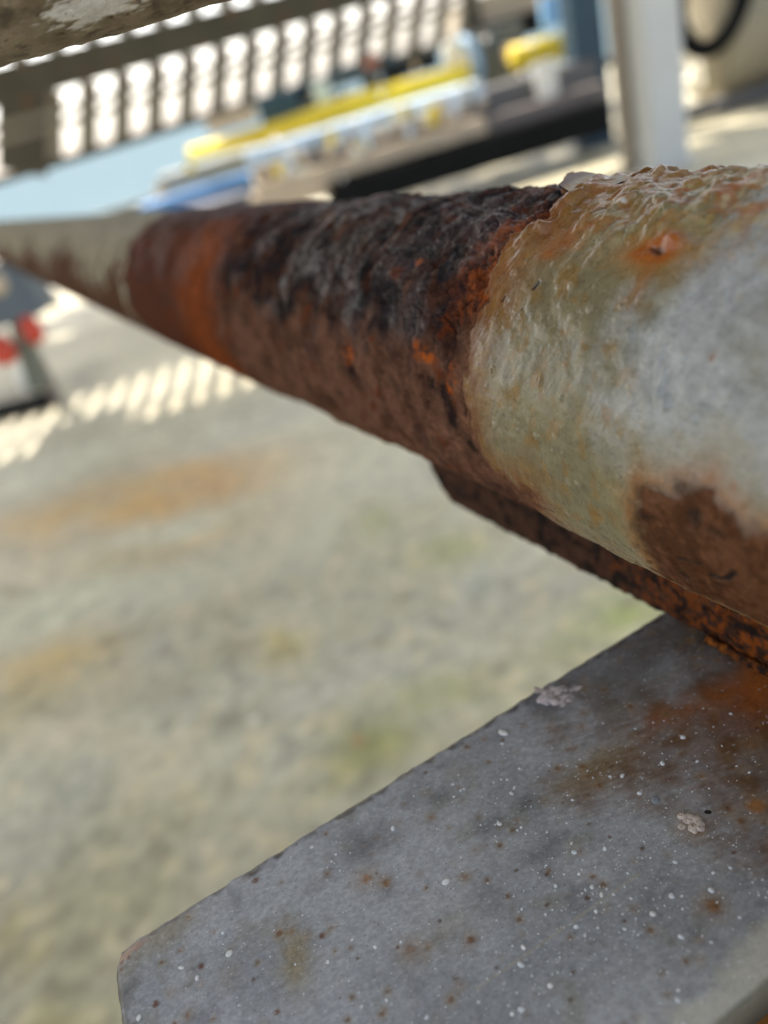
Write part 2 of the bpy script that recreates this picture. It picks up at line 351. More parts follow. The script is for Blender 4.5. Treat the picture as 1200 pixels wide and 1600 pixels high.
def build_pipe():
    # columns: spaced to be even as seen along the front line
    ss = np.linspace(.05, 2.0, 6000)
    Pc = pA + np.outer(ss, vp) + PR * pE1 - cC
    u = 600 + FPX * (Pc @ cR) / (Pc @ cF)
    uu = np.linspace(u[0], u[-1], int(abs(u[0] - u[-1]) / 1.5))
    s = np.interp(uu, u[::-1], ss[::-1]) if u[0] > u[-1] else np.interp(uu, u, ss)
    s = np.unique(np.concatenate([np.linspace(-.6, .049, 60), s, np.linspace(2.01, 3.4, 30)]))
    th = np.concatenate([np.linspace(R_(-84), R_(84), 560), np.linspace(R_(84), R_(276), 62)[1:-1]])
    S, T = np.meshgrid(s, th, indexing='ij')
    nd = np.cos(T)[..., None] * pE1 + np.sin(T)[..., None] * pE2
    base = pA + S[..., None] * vp + PR * nd
    mm = base * 1000.0
    Tw = np.where(T > math.pi, T - 2 * math.pi, T)
    Q = np.stack([S * 1000, Tw * PR * 1000], -1)
    # around/along coordinates for stretched noises (seamless: use circle coords)
    loc = np.stack([S * 1000, np.cos(T) * PR * 1000, np.sin(T) * PR * 1000], -1)

    wob = fbm(mm / 9, 5, 3); wob2 = fbm(mm / 3.2, 4, 9)
    lump = fbm(mm / 11, 4, 21); fine = fbm(mm / 1.6, 4, 33); mid = fbm(mm / 4.2, 4, 41)
    k_edge = fbm(mm / 1.3, 3, 71)
    ridg = fbm(loc / np.array([3.2, 9, 9]), 4, 55, ridged=True)
    plates_n = fbm(mm / np.array([11, 11, 11]), 6, 61, .52)

    # ---- zones (outlined on the pipe's own surface)
    paint = hitpoly([(893, 284), (890, 318), (845, 352), (806, 372), (772, 420), (768, 468), (738, 520), (728, 600), (738, 670), (770, 735), (832, 768), (850, 800), (915, 850), (980, 905)])
    top = [[paint[0][0], 90]]; bot = [[paint[-1][0] - 6, -90]]
    poly = top + [list(p) for p in paint] + bot + [[-700, -90], [-700, 90]]
    sdP = poly_sd(Q, poly)                                   # mm inside the paint
    edge = sdP + wob * 5.5 + wob2 * 2.4 + k_edge * .8
    mP = sst(-1.4, 1.2, edge) * (1 - sst(16, 34, Q[..., 1])) + sst(-.3, .4, edge) * sst(16, 34, Q[..., 1])
    # far painted length beyond the bare collar
    sb = .545 - .012 * np.sin(Tw * 1.3)
    mL = sst(-2.5, 2.5, (S - sb) * 1000 + wob * 26 + wob2 * 10)
    stainL = sst(-9, 9, -(Tw * PR * 1000) - 3 - wob * 55 - 10 * np.sin(S * 21) - 10 * sst(.9, 1.5, S)) * sst(0, 10, (S - sb) * 1000 - 6)
    # rust patch low on the near paint
    sdB = poly_sd(Q, hitpoly([(1000, 752), (1050, 760), (1085, 748), (1118, 742), (1145, 790), (1175, 822), (1215, 835), (1290, 870), (1290, 1030), (1200, 985), (1110, 952), (1040, 905), (1010, 850)]))
    mB = sst(-2.4, 2.6, sdB + wob2 * 3.4 + wob * 4.5 + k_edge)
    haloB = sst(-7, 1, sdB + wob * 4)
    def spot(px, py, rx, ry, k=1.0):
        c = pipe_hit(px, py); a = pipe_hit(px + 10, py); sx = max(abs(a[0] - c[0]) / 10, .05)
        return np.exp(-(((Q[..., 0] - c[0] + wob2 * 1.5) / (rx)) ** 2 + ((Q[..., 1] - c[1] + wob2 * 1.2) / (ry)) ** 2) * k)
    # ---- displacement in mm
    bare = (1 - mP) * (1 - mL)
    wv = np.stack([fbm(mm / 5, 4, 62), fbm(mm / 5, 4, 63), fbm(mm / 5, 4, 64)], -1) * 7.0
    f1, q1_ = worley((mm + wv) / 7.5, 65); f2_, q2_ = worley((mm + wv * .5) / 3.0, 66); f3_, q3_ = worley((mm + wv * .25) / 1.25, 67)
    terr = .55 * q1_ + .3 * q2_ + .15 * q3_
    lowr = sst(8, -12, Q[..., 1] + wob * 22)       # stepped scale layers
    pit, _ = worley(mm / 4.5, 5)
    crumb = sst(.27, .20, S + wob * .03) * sst(-12, 4, Q[..., 1] + wob * 12)                  # crumbly scale near the paint, upper side
    big = fbm(loc / np.array([9, 15, 15]), 3, 57)                                       # long welts running round the pipe
    d_r = -1.5 + lump * 1.6 + big * 1.6 + (.9 * q1_ + .38 * q2_ * (.4 + crumb) + .22 * q3_ * (.25 + crumb)) * (1.15 - .75 * lowr) + (ridg - .4) * .1 + mid * (.35 + .45 * crumb) + fine * (.2 + .3 * crumb) + fbm(mm / .7, 2, 77) * (.03 + .09 * crumb)
    collar = sst(.33, .345, S + wob * .035) * (1 - mL)
    d_r = d_r * (1 - .75 * collar) + collar * (.9 + .25 * np.sin(S * 900)) * .8
    deep = sst(.2, .34, fbm(mm / 7.5, 4, 91)) * bare * (1 - collar)
    d_r = d_r - deep * 1.1
    # smooth rust band just before the paint on the under side
    # wide bulges along the bare length
    d_r += .9 * np.exp(-((S - .262) / .012) ** 2) - .5 * np.exp(-((S - .232) / .01) ** 2) + .7 * np.exp(-((S - .205) / .008) ** 2) * (Tw > -.2)
    topz = sst(14, 40, Q[..., 1]) * mP * sst(.04, .085, S)   # blistered crown of the paint
    blis = fbm(mm / 6.5, 2, 101); blw, blr = worley((mm + fbm(mm / 5, 2, 104)[..., None] * 5) / 6.5, 12)
    loc2 = np.stack([S * 1000 + Tw * PR * 500, np.cos(T) * PR * 1000, np.sin(T) * PR * 1000], -1)
    brush = fbm(loc2 / np.array([.7, 7, 7]), 3, 111)
    w1, r1 = worley(mm / 2.6, 19); w2, r2 = worley(mm / 5.5, 29)
    dots = np.clip(1 - w1 / .26, 0, 1) ** .7 * (r1 > .72) * .22 + np.clip(1 - w2 / .2, 0, 1) ** .7 * (r2 > .72) * .4
    craters = np.exp(-((w2 - .17) / .05) ** 2) * (r2 < .12) * .22 - np.clip(1 - w2 / .14, 0, 1) * (r2 < .12) * .5
    d_p = .3 + lump * .8 + wob * .35 + mid * .10 + np.clip(fbm(mm / 7, 2, 305), .12, 1) * .9 + brush * (.06 + .2 * np.exp(-(np.clip(sdP - 2, 0, 50) / 6) ** 2) * sst(-15, 5, Q[..., 1])) * (1 - topz) + dots + craters + topz * (.75 + blis * 1.9 + fbm(mm / 12, 2, 103) * 1.6 + np.clip(1 - (blw / .6) ** 2, 0, 1) * (blr > .62) * 1.2 + np.clip(1 - (w2 / .5) ** 2, 0, 1) * (r2 > .8) * .6 - .1 + mid * .18 + fine * .12 + np.clip(1 - (w1 / .3) ** 2, 0, 1) * (r1 > .7) * .2)
    edge_roll = np.exp(-(np.clip(edge, 0, 9) / 1.3) ** 2) * mP
    d_p += edge_roll * (.05 + .4 * sst(8, 30, Q[..., 1])) + sst(0, 9, sdP) * .2
    # drips and runs
    for (px, py, rx, ry, a) in ((985, 540, .5, 1.7, .8), (992, 525, .6, 1.0, .6), (978, 552, .45, .7, .5), (1037, 600, .55, 2.6, .75), (1045, 630, .8, 1.0, .9), (1030, 612, .6, .8, .7), (1050, 640, .8, .5, .8), (1035, 565, .4, 2.2, .45),
                                (1110, 640, 2.6, .5, .5), (1085, 652, .8, .6, .5), (1135, 638, 1.0, .6, .4), (708, 497, .8, 1.0, 1.0), (712, 527, .9, 1.1, 1.1), (705, 512, .7, .7, .6), (962, 340, .9, 1.9, 1.1), (1140, 480, .6, 1.3, .35),
                                (1055, 345, 3, 2.2, 1.4), (1000, 320, 2.6, 2.0, .9), (1105, 320, 4.0, 2.6, 1.2), (940, 400, 2.0, 1.6, .4), (1035, 366, 5.5, 2.4, 1.0), (1100, 335, 6, 4, .8), (1170, 300, 5, 3, .8), (960, 300, 3, 2, 1.0), (852, 362, 1.6, 1.6, 1.0), (1060, 385, 2.2, 1.4, 1.2), (880, 620, .5, .5, .4), (848, 600, .4, .8, .4)):
        d_p += a * spot(px, py, rx * 1.15, ry * 1.15) * 1.35
        d_r += a * spot(px, py, rx, ry) * (px < 760)
    hole = spot(1030, 396, 2.0, .8); hole2 = spot(951, 294, 2.0, 1.6)
    d_p -= hole * .45 + hole2 * 3.2
    d_p -= mB * (.35 - fbm(mm / 3, 3, 131) * .5)
    d_l = .1 + lump * .5 + mid * .12
    dip = .8 * sst(.20, .17, S)
    mPd = sst(-3.5, 1.5, edge) * (1 - sst(16, 34, Q[..., 1])) + mP * sst(16, 34, Q[..., 1])   # the coat tapers out under the side, breaks off sharply at the crown
    disp = d_r * (1 - mPd) * (1 - mL) + d_p * mPd + d_l * mL * (1 - mP)
    # dark cracks where the coat has split
    crack = np.zeros_like(S)
    def polyline(pts, wd):
        q = [pipe_hit(*p) for p in pts]; dd = np.full(S.shape, 99.0)
        for a, b in zip(q[:-1], q[1:]):
            e = b - a; w_ = Q - a; t = np.clip((w_ @ e) / (e @ e), 0, 1)
            dd = np.minimum(dd, np.sqrt(((w_ - t[..., None] * e) ** 2).sum(-1)))
        return sst(wd, wd * .35, dd + wob2 * .25)
    for pts, wd in (([(806, 770), (828, 776), (845, 790), (868, 797)], .42), ([(900, 832), (925, 846), (948, 852)], .3), ([(598, 398), (640, 388), (668, 383)], .8),
                    ([(690, 480), (700, 520), (690, 560)], .5), ([(520, 480), (535, 560), (560, 600)], .8), ([(430, 430), (440, 500), (455, 550)], 1.3), ([(736, 470), (712, 490)], .4),
                    ([(1060, 870), (1095, 882)], .5), ([(1110, 900), (1135, 905), (1150, 892)], .8), ([(838, 452), (845, 444)], .8), ([(786, 470), (790, 464)], .45), ([(725, 620), (722, 650)], .5)):
        crack = np.maximum(crack, polyline(pts, wd))
    disp -= crack * .9 * (1 - .5 * mP)
    P = base + nd * (disp / 1000.0)[..., None]

    # ---- albedo
    scale = np.array([.015, .012, .013]); dbrown = np.array([.042, .018, .012]); pbrown = np.array([.125, .060, .037]); orange = np.array([.22, .050, .008]); dorange = np.array([.090, .022, .007]); purple = np.array([.046, .027, .028])
    k = fbm(loc / np.array([8, 12, 12]), 5, 141); k2 = fbm(mm / 18, 4, 151); k3 = fbm(mm / 2.4, 4, 161)
    c = mix(dbrown, scale, sst(-.12, .12, k))
    c = mix(c, purple * .8, sst(0, .35, k2 + .15 * sst(0, 20, Q[..., 1])) * .8)
    low = sst(6, -14, Q[..., 1] + wob * 22)                        # under side: paler brown
    c = mix(c, pbrown, low * (.35 + .65 * sst(-.15, .2, k + .1)) * .85)
    c = mix(c, scale * .7, sst(.06, .34, fbm(mm / 8, 5, 171) - .08 * lowr) * (.75 - .3 * lowr))
    c = mix(c, dorange, sst(.22, .40, fbm(mm / 9, 5, 181)) * .8)
    c = mix(c, pbrown * 1.1, sst(.2, .4, big + k3 * .3) * .5)
    # brighter orange strip before the collar and the collar's own brown
    band = np.exp(-((S - .385 + wob * .02) / .03) ** 2)
    cc = mix(dorange * .75, dbrown * 1.1, sst(-.1, .2, k)); cc = mix(cc, orange * .8, band * (.35 + .65 * sst(-.2, .2, k3 + k)) * sst(50, 20, Q[..., 1]))
    cc = mix(cc, purple * .9, sst(20, 45, Q[..., 1] + wob * 12) * .7)
    c = mix(c, cc, sst(.340, .356, S + wob * .035 + k3 * .012))
    # orange zone hugging the upper paint edge, dark glossy lump in it
    near = sst(-17, -1, sdP + wob * 6) * sst(-2, 12, Q[..., 1] + wob * 8) * (1 - sst(36, 44, Q[..., 1]))
    c = mix(c, orange * 1.0, near * (.35 + .65 * sst(-.15, .2, k3 + k * .5)) * .9)
    near2 = sst(-9, 0, sdP + wob * 5) * (1 - sst(-2, 10, Q[..., 1] + wob * 8))
    c = mix(c, np.array([.13, .062, .035]), near2 * .8)
    for (px, py, rx, ry, a) in ((874, 312, 5, 4, 1.6), (690, 625, 3.2, 4.2, 1.4), (665, 600, 2.5, 2, 1), (700, 660, 2.5, 3, 1.2), (730, 700, 3, 3, .9), (545, 590, 3.4, 3.2, 1.5), (436, 480, 6, 8, 1), (560, 470, 4, 4, .8), (640, 500, 6, 5, 1.0), (640, 395, 3, 1, 1.3), (470, 400, 5, 3, .6)):  # first spot paints the flap's shadow; the others are dark scale
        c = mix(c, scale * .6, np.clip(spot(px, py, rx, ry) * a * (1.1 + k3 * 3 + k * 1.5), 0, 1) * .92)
    for (px, py, rx, ry, a) in ((660, 555, 3.0, 1.6, 1.5), (645, 545, 1.5, 2.0, 1.2), (650, 408, 1.3, 1.2, 1.4), (680, 365, 1.2, 1.2, 1), (538, 555, 2.6, 3.2, 1.0), (700, 600, 2, 5, .8)):
        c = mix(c, orange * 1.15, np.clip(spot(px, py, rx, ry) * a * (.9 + k3 * 3), 0, 1) * .9)
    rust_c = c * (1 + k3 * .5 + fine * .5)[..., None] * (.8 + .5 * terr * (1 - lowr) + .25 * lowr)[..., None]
    # paint
    olive = np.array([.25, .185, .065]); green = np.array([.235, .225, .145]); grey = np.array([.42, .47, .53]); ochre = np.array([.33, .165, .05]); cream = np.array([.42, .37, .25])
    kk = fbm(mm / 10, 5, 201); kf = fbm(mm / 1.8, 4, 211); ks = fbm(loc2 / np.array([1.0, 10, 10]), 3, 215)
    c = mix(olive, green, sst(3, 15, sdP + kk * 22 - topz * 8))
    gsd = poly_sd(Q, hitpoly([(1290, 320), (1200, 345), (1120, 385), (1060, 430), (1010, 500), (985, 600), (990, 690), (1010, 760), (1060, 800), (1290, 850)]))
    c = mix(c, grey, sst(-14, 10, gsd + kk * 16 + kf * 2))
    c = mix(c, olive * np.array([1.1, .9, .55]), sst(.1, .35, fbm(mm / 6, 5, 221)) * .65 * (1 - sst(-2, 6, gsd)))
    c = mix(c, ochre * np.array([1.15, 1, .8]), topz * sst(-.08, .15, fbm(mm / 4.2, 5, 231)) * .85 * (1 - sst(0, 8, gsd) * .7))
    c = mix(c, cream * 1.25, topz * sst(.02, .2, fbm(mm / 2.6, 4, 241)) * .85); c = mix(c, np.array([.30, .10, .03]), topz * sst(.16, .3, fbm(mm / 3.4, 5, 243)) * .8); c = mix(c, np.array([.40, .33, .10]), topz * sst(.1, .3, fbm(mm / 5, 4, 245)) * .6)
    c = mix(c, ochre * np.array([.9, .75, .6]), sst(40, 56, Q[..., 1] + wob * 8) * .55)
    c = mix(c, np.array([.21, .100, .052]), np.exp(-(np.clip(edge + kk * 4, 0, 50) / 9.0) ** 1.6) * .95)
    c = mix(c, np.array([.30, .13, .045]), np.exp(-(np.clip(edge + kk * 14, 0, 50) / 15) ** 1.5) * .75 * sst(-2, 18, Q[..., 1]))
    c = mix(c, olive * np.array([1.15, .9, .6]), sst(.05, .3, fbm(mm / 5.5, 5, 227)) * .55 * (1 - sst(-6, 8, gsd)))
    c = c * (1 + ks * .07 + kf * .22 + fbm(mm / 4, 3, 229) * .30)[..., None]
    c = mix(c, np.array([.42, .39, .30]), np.clip(dots * 3.2, 0, 1) * .55)
    pin, rp = worley(mm / 3.1, 53); c = mix(c, np.array([.05, .03, .02]), (pin < .09) * (rp > .8) * 1.0)
    c = mix(c, np.array([.36, .15, .035]), haloB * .9 * (1 - mB)); c = mix(c, np.array([.30, .27, .15]), sst(-14, -3, sdB + wob * 6) * .5 * (1 - haloB))
    bc = mix(np.array([.16, .066, .028]), np.array([.26, .115, .06]), sst(-.15, .2, k3 + k)); bc = bc * .62; bc = mix(bc, scale * 1.5, sst(.1, .55, fbm(mm / 7, 5, 251)) * .8)
    c = mix(c, bc, mB)
    c = mix(c, np.array([.36, .22, .06]), np.clip(spot(1030, 400, 9, 5) * 1.2, 0, 1) * .8); c = mix(c, np.array([.40, .115, .015]), np.clip(spot(1022, 400, 5.2, 2.4) * 1.8 + spot(1050, 385, 2.8, 1.8) * 1.2, 0, 1) * .97); c = mix(c, np.array([.05, .015, .01]), np.clip(hole * 1.4 - .25, 0, 1)); c = mix(c, np.array([.03, .015, .012]), np.clip(hole2 * 1.5 - .2, 0, 1))
    for (px, py, rx, ry, a) in ((1023, 312, 1.5, .9, .9), (930, 360, 2.2, 1.4, .5), (1150, 310, 2.5, 1.6, .9), (1060, 335, 1.5, 1.0, .6), (975, 300, 2.5, 1.5, .6), (880, 380, 4, 3, .75), (860, 400, 3, 2, .6), (1010, 435, 2, 5, .35), (1118, 560, .6, .8, .6), (1150, 760, .6, .9, .5)):
        c = mix(c, np.array([.36, .12, .03]), np.clip(spot(px, py, rx, ry) * a * 1.3 * (1 + k3), 0, 1))
    c = mix(c, np.array([.74, .76, .80]), np.clip(spot(975, 328, 1.6, .7) * 1.3 - .3, 0, 1))
    paint_c = c * np.array([.66, .60, .52])
    # far painted length
    c = mix(np.array([.27, .25, .21]), np.array([.34, .32, .27]), sst(-.2, .2, k2)); c = mix(c, np.array([.30, .31, .29]), sst(.1, .3, kk) * .5)
    c = mix(c, np.array([.085, .040, .025]), stainL)
    left_c = c * np.array([.80, .76, .66])
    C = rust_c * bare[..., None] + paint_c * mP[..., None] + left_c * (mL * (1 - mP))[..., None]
    C = mix(C, np.array([.014, .010, .009]), crack * .95)
    C = np.clip(C * (1 + (.35 - .2 * lowr - .15 * mP) * fbm(mm / .55, 2, 991))[..., None], .004, .85)
    # roughness: scale semi-glossy, brown powder rust matt, paint satin
    lum = rust_c.mean(-1)
    dk = sst(-.18, .2, k2 + .25 * sst(0, 22, Q[..., 1]) - .1) * sst(-14, 6, Q[..., 1] + wob * 10)
    r_r = .50 + (1 - dk) * .3 + fine * .3
    r_p = .30 + kf * .12
    Rg = r_r * bare + r_p * mP + .85 * mL * (1 - mP); Rg = Rg * (1 - mB * mP) + .62 * mB * mP
    G = np.clip(1.0 * bare + .5 * mP + .4 * mL, 0, 1); G = np.maximum(G, mB * mP)
    Sp = (.015 + dk * .22 * (1 - collar) * sst(.34, .26, S)) * bare + (.36 - .30 * np.exp(-(np.clip(edge, 0, 50) / 5) ** 2)) * mP + .012 * mL * (1 - mP)
    Sp = Sp * (1 - mB * mP * .7)
    return P, C, np.clip(Rg, .22, .95), G, Sp

PIPE_MAT = attr_mat('rusted_painted_steel', 1100, .38, .00016)
P, C, Rg, G, Sp = build_pipe()
pipe = thing('rusty_pipe', 'thick steel pipe with flaking dark rust and blistered grey-green paint, resting on the grey plate', 'pipe', tuple(pA))
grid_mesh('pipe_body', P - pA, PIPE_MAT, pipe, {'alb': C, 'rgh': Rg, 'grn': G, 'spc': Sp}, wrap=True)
del P, C, Rg, G

# ---- curled paint flap at the crown
def flap():
    n, m_ = 60, 40
    c0 = pipe_hit(905, 300)
    q0 = pipe_hit(935, 288)
    U, V = np.meshgrid(np.linspace(0, 1, n), np.linspace(-1, 1, m_), indexing='ij')
    s0 = (pipe_hit(893, 312)[0]) / 1000
    th0 = pipe_hit(893, 300)[1] / 1000 / PR
    # U: 0 at the root on the paint, 1 at the curled free edge (towards +s); V across (around the pipe)
    wdt = R_(13)
    th = th0 + R_(3) + V * wdt * (1 - .35 * U) + .05 * U
    s = s0 - .008 + U * .0185
    lift = .0010 + .0012 * U + .0020 * np.clip(U - .6, 0, 1) ** 1.5 * 2.2 * (1 - .5 * V ** 2)
    rag = fbm(np.stack([V * 3, U * 2, U * 0 + 3], -1), 4, 7)
    s = s + rag * .0022 * U - .004 * U * np.clip(V, 0, 1) * 0 
    s = s - .003 * np.clip(-V, 0, 1) * U
    lift = lift + rag * .0006
    nd = np.cos(th)[..., None] * pE1 + np.sin(th)[..., None] * pE2
    P = pA + s[..., None] * vp + (PR + lift)[..., None] * nd
    Pb = P - nd * .00045
    k = fbm(P * 1000 / 2.0, 4, 3)
    A = mix(np.array([.24, .215, .14]), np.array([.26, .14, .05]), sst(-.1, .25, k)); A = mix(A, np.array([.10, .05, .03]), sst(.72, .88, U + rag * .2))
    full = np.concatenate([P, Pb[::-1]], 0); AA = np.concatenate([A, np.broadcast_to(np.array([.03, .018, .014], np.float32), A.shape)], 0)
    z = np.full(full.shape[:2], .5)
    return grid_mesh('paint_flap', full - pA, PIPE_MAT, pipe, {'alb': AA, 'rgh': z, 'grn': z})
flap()

# ---- saddle strip welded under the pipe
ph = nrm(np.cross(vp, np.array([0, 0, 1.0])))        # horizontal, pointing across the pipe
if ph @ (cC - pA) < 0: ph = -ph
SAD_O = .008
def on_saddle(x, y, o=SAD_O):
    d = ray(x, y); t = ((pA + ph * o - cC) @ ph) / (d @ ph); return cC + d * t
sb0, sb1 = on_saddle(700, 782), on_saddle(1200, 1045)
ZS = .5 * (on_saddle(1000, 950)[2] + sb1[2])
print('saddle z', sb0[2], on_saddle(1000, 950)[2], sb1[2], 'axis z', pA[2])
def saddle():
    hz = np.array([vp[0], vp[1], 0]); hz = nrm(hz)
    sA = (on_saddle(676, 740) - pA) @ hz; sB = -.10
    z_top = pA[2] - .030
    n, m_ = 520, 90
    s = np.concatenate([np.linspace(sB, .06, 30)[:-1], .06 + (sA - .06) * np.linspace(0, 1, n) ** 1.25])
    S, V = np.meshgrid(s, np.linspace(0, 1, m_), indexing='ij')
    zb = ZS + (S - .11) * (vp[2] / math.hypot(vp[0], vp[1]))
    zb = zb + .010 * sst(sA - .012, sA, S) ** 2                       # rounded end corner
    zt = z_top + S * 0
    base = pA[None, None] * 0 + pA + hz * S[..., None]; base[..., 2] = zb + (zt - zb) * V
    base = base + ph * SAD_O
    mm = base * 1000
    dn = fbm(mm / 6, 4, 5) * 1.3 + fbm(mm / 2, 4, 8) * .6 + fbm(mm / .8, 3, 9) * .2
    edge = np.clip(1 - V * 8, 0, 1)
    front = base + ph * (dn / 1000)[..., None] - ph * (edge ** 2 * .0018)[..., None]
    rag = fbm(np.stack([mm[..., 0] / 3, mm[..., 1] / 3, mm[..., 0] * 0], -1), 4, 77) * .0016
    front[..., 2] += rag * edge
    back = base - ph * .006; back[..., 2] += rag * edge
    full = np.concatenate([back[:, ::-1], front], 1)
    k = fbm(mm / 5, 5, 11); k2 = fbm(mm / 2.2, 4, 12)
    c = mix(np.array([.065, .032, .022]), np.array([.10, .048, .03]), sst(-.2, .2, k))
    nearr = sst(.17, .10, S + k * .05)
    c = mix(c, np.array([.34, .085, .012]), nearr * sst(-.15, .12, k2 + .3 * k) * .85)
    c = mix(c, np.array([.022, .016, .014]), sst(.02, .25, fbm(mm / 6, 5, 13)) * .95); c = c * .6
    CC = np.concatenate([c[:, ::-1], c], 1); o_ = np.ones(full.shape[:2])
    # close the far end with the ring of the last column
    return grid_mesh('saddle_strip', full - pA, PIPE_MAT, pipe, {'alb': CC, 'rgh': o_ * .75, 'grn': o_, 'spc': o_ * .03}, wrap=True)
saddle()

# ================================================================== GREY PLATE
ZP = ZS + .0005
q0 = ground(173, 1487, ZP); q1 = ground(1030, 956, ZP); q2 = ground(187, 1600, ZP); q3 = ground(1200, 1538, ZP)
eA = nrm(q1 - q0)
eB = nrm(np.cross(eA, np.array([0, 0, 1.0])));  eB = eB if eB @ (q3 - q0) > 0 else -eB
WB = (q3 - q0) @ eB
eL = nrm(q2 - q0)                                  # the cut left end is slightly out of square
print('plate', 'width', WB, 'left edge angle', math.degrees(math.acos(eL @ eB)))
def plate():
    n, m_ = 760, 560
    L = .46
    tt = np.linspace(0, 1, n) ** 1.15
    A_, B_ = np.meshgrid(tt * L, np.linspace(0, 1, m_) * WB, indexing='ij')
    skew = (eL @ eA) / (eL @ eB)
    A2 = A_ + B_ * skew * (1 - A_ / L)
    base = q0 + A2[..., None] * eA + B_[..., None] * eB
    mm = base * 1000
    Q = np.stack([A2 * 1000, B_ * 1000], -1)
    def pq(x, y):
        p = ground(x, y, ZP) - q0; return np.array([p @ eA, p @ eB]) * 1000
    e1 = A_ * 1000; e2 = B_ * 1000; e3 = (WB - B_) * 1000
    w1 = fbm(mm / 14, 4, 3); w2 = fbm(mm / 4, 4, 5); w3 = fbm(mm / 1.1, 3, 6)
    # edges: small ragged roll-off
    ragn = fbm(mm / 5, 4, 15)
    dmin = np.minimum(e1, e2)
    z = w1 * .35 + w2 * .05 - .9 * np.exp(-(np.minimum(dmin, e3) / .7)) 
    z -= .5 * sst(1.6, .2, dmin + ragn * 2.2)
    corner = np.exp(-((e1 / 5) ** 2 + (e2 / 4) ** 2)); z -= corner * .9
    lat1 = eA * 0
    P = base.copy(); P[..., 2] += z / 1000
    # uneven outline
    P += (-eB * (ragn * .0006)[..., None] + -eB * (-(w1) * .0006)[..., None]) * np.exp(-e2 / 2.5)[..., None]
    P += eA * (ragn * .0006 + .0016 * np.exp(-(e2 / 3) ** 2))[..., None] * np.exp(-e1 / 2.5)[..., None]
    # albedo
    kb = fbm(mm / 25, 5, 21); km = fbm(mm / 7, 5, 22); kf = fbm(mm / .9, 3, 23)
    strk = fbm(np.stack([(A2 * 1000 * .9 + B_ * 400) / 9, (B_ * 1000 - A2 * 300) / 1.1, A2 * 0], -1), 4, 24)
    c = mix(np.array([.255, .264, .272]), np.array([.335, .343, .350]), sst(-.3, .3, kb + strk * .08))
    c = mix(c, np.array([.30, .31, .31]), sst(.1, .4, km) * .35)
    c = mix(c, np.array([.20, .18, .12]), sst(.08, .34, fbm(mm / 11, 5, 25)) * .38)
    c = mix(c, np.array([.14, .14, .15]), sst(.1, .6, fbm(mm / 9, 4, 26)) * .6)
    def sp(px, py, rx, ry):
        p = pq(px, py); return np.exp(-(((Q[..., 0] - p[0] + w2 * 2.0) / rx) ** 2 + ((Q[..., 1] - p[1] + w2 * 2.0) / ry) ** 2))
    # dark smudges
    for (px, py, rx, ry, a) in ((575, 1325, 7, 3, .7), (555, 1310, 3, 5, .6), (605, 1388, 2.5, 2.5, .6), (685, 1245, 4, 3, .6), (825, 1255, 3.5, 3, .7), (765, 1290, 4, 3, .6), (830, 1340, 4, 2.5, .6), (370, 1410, 1.3, 4, .5), (760, 1400, 5, 4, .45), (870, 1080, 9, 5, .9), (850, 1100, 4, 6, .8), (780, 1150, 4, 2, .5), (940, 1145, 4, 2, .4)):
        c = mix(c, np.array([.095, .095, .105]), np.clip(sp(px, py, rx * .95, ry * .95) * a * .85, 0, 1))
    # yellow wash
    for (px, py, rx, ry, a) in ((465, 1480, 3, 5, .6), (460, 1520, 3, 5, .6), (950, 1190, 10, 5, .6), (700, 1450, 8, 4, .25), (260, 1460, 9, 4, .5), (920, 1210, 10, 4, .5)):
        c = mix(c, np.array([.24, .18, .075]), np.clip(sp(px, py, rx, ry) * a, 0, 1))
    # rust wash bled from the strip above, plus shade under the pipe put into the colour
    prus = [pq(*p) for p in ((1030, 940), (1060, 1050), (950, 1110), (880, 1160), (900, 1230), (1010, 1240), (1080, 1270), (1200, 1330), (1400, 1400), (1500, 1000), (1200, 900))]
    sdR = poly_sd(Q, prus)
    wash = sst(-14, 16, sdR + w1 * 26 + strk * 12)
    c = mix(c, np.array([.135, .070, .030]), wash * (.6 + .35 * sst(-.2, .3, km))); c = mix(c, np.array([.045, .028, .018]), sst(-12, 22, poly_sd(Q, [pq(*p) for p in ((1000, 920), (1040, 1010), (1120, 1130), (1190, 1240), (1400, 1330), (1500, 1000), (1200, 880))]) + w1 * 22) * .75)  # the second, darker mix paints the shade close under the pipe
    stk = [pq(*p) for p in ((1230, 990), (1100, 1075), (1010, 1115), (980, 1170), (1060, 1130), (1250, 1080))]
    c = mix(c, np.array([.27, .085, .018]), sst(-4, 7, poly_sd(Q, stk) + w1 * 8 + w2 * 3) * .7)
    c = mix(c, np.array([.30, .085, .015]), np.clip(sp(1215, 1080, 14, 9) * 1.2, 0, 1) * .7)
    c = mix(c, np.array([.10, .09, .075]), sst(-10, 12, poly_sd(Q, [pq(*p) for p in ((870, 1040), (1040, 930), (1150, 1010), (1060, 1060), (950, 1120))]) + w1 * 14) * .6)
    # rusty pits in three sizes
    for (sc_, th_, rad, seed, colr) in ((5, .62, .10, 36, (.10, .05, .025)), (9, .55, .07, 37, (.16, .07, .03)), (16, .55, .09, 31, (.17, .07, .03)), (7, .70, .10, 32, (.13, .055, .03)), (3.2, .78, .12, 33, (.10, .05, .03)), (22, .7, .07, 34, (.32, .12, .03))):
        w_, r_ = worley(np.stack([mm[..., 0] / sc_, mm[..., 1] / sc_, mm[..., 0] * 0 + seed * 1.37 + .5], -1), seed)
        m0 = sst(rad * 1.6, rad * .6, w_ + w3 * .04 + w2 * .02) * (r_ > th_)
        c = mix(c, np.array(colr), m0 * .9)
        halo = sst(rad * 4, rad, w_ + w2 * .05) * (r_ > th_ + .1); c = mix(c, np.array([.24, .15, .07]), halo * .35)
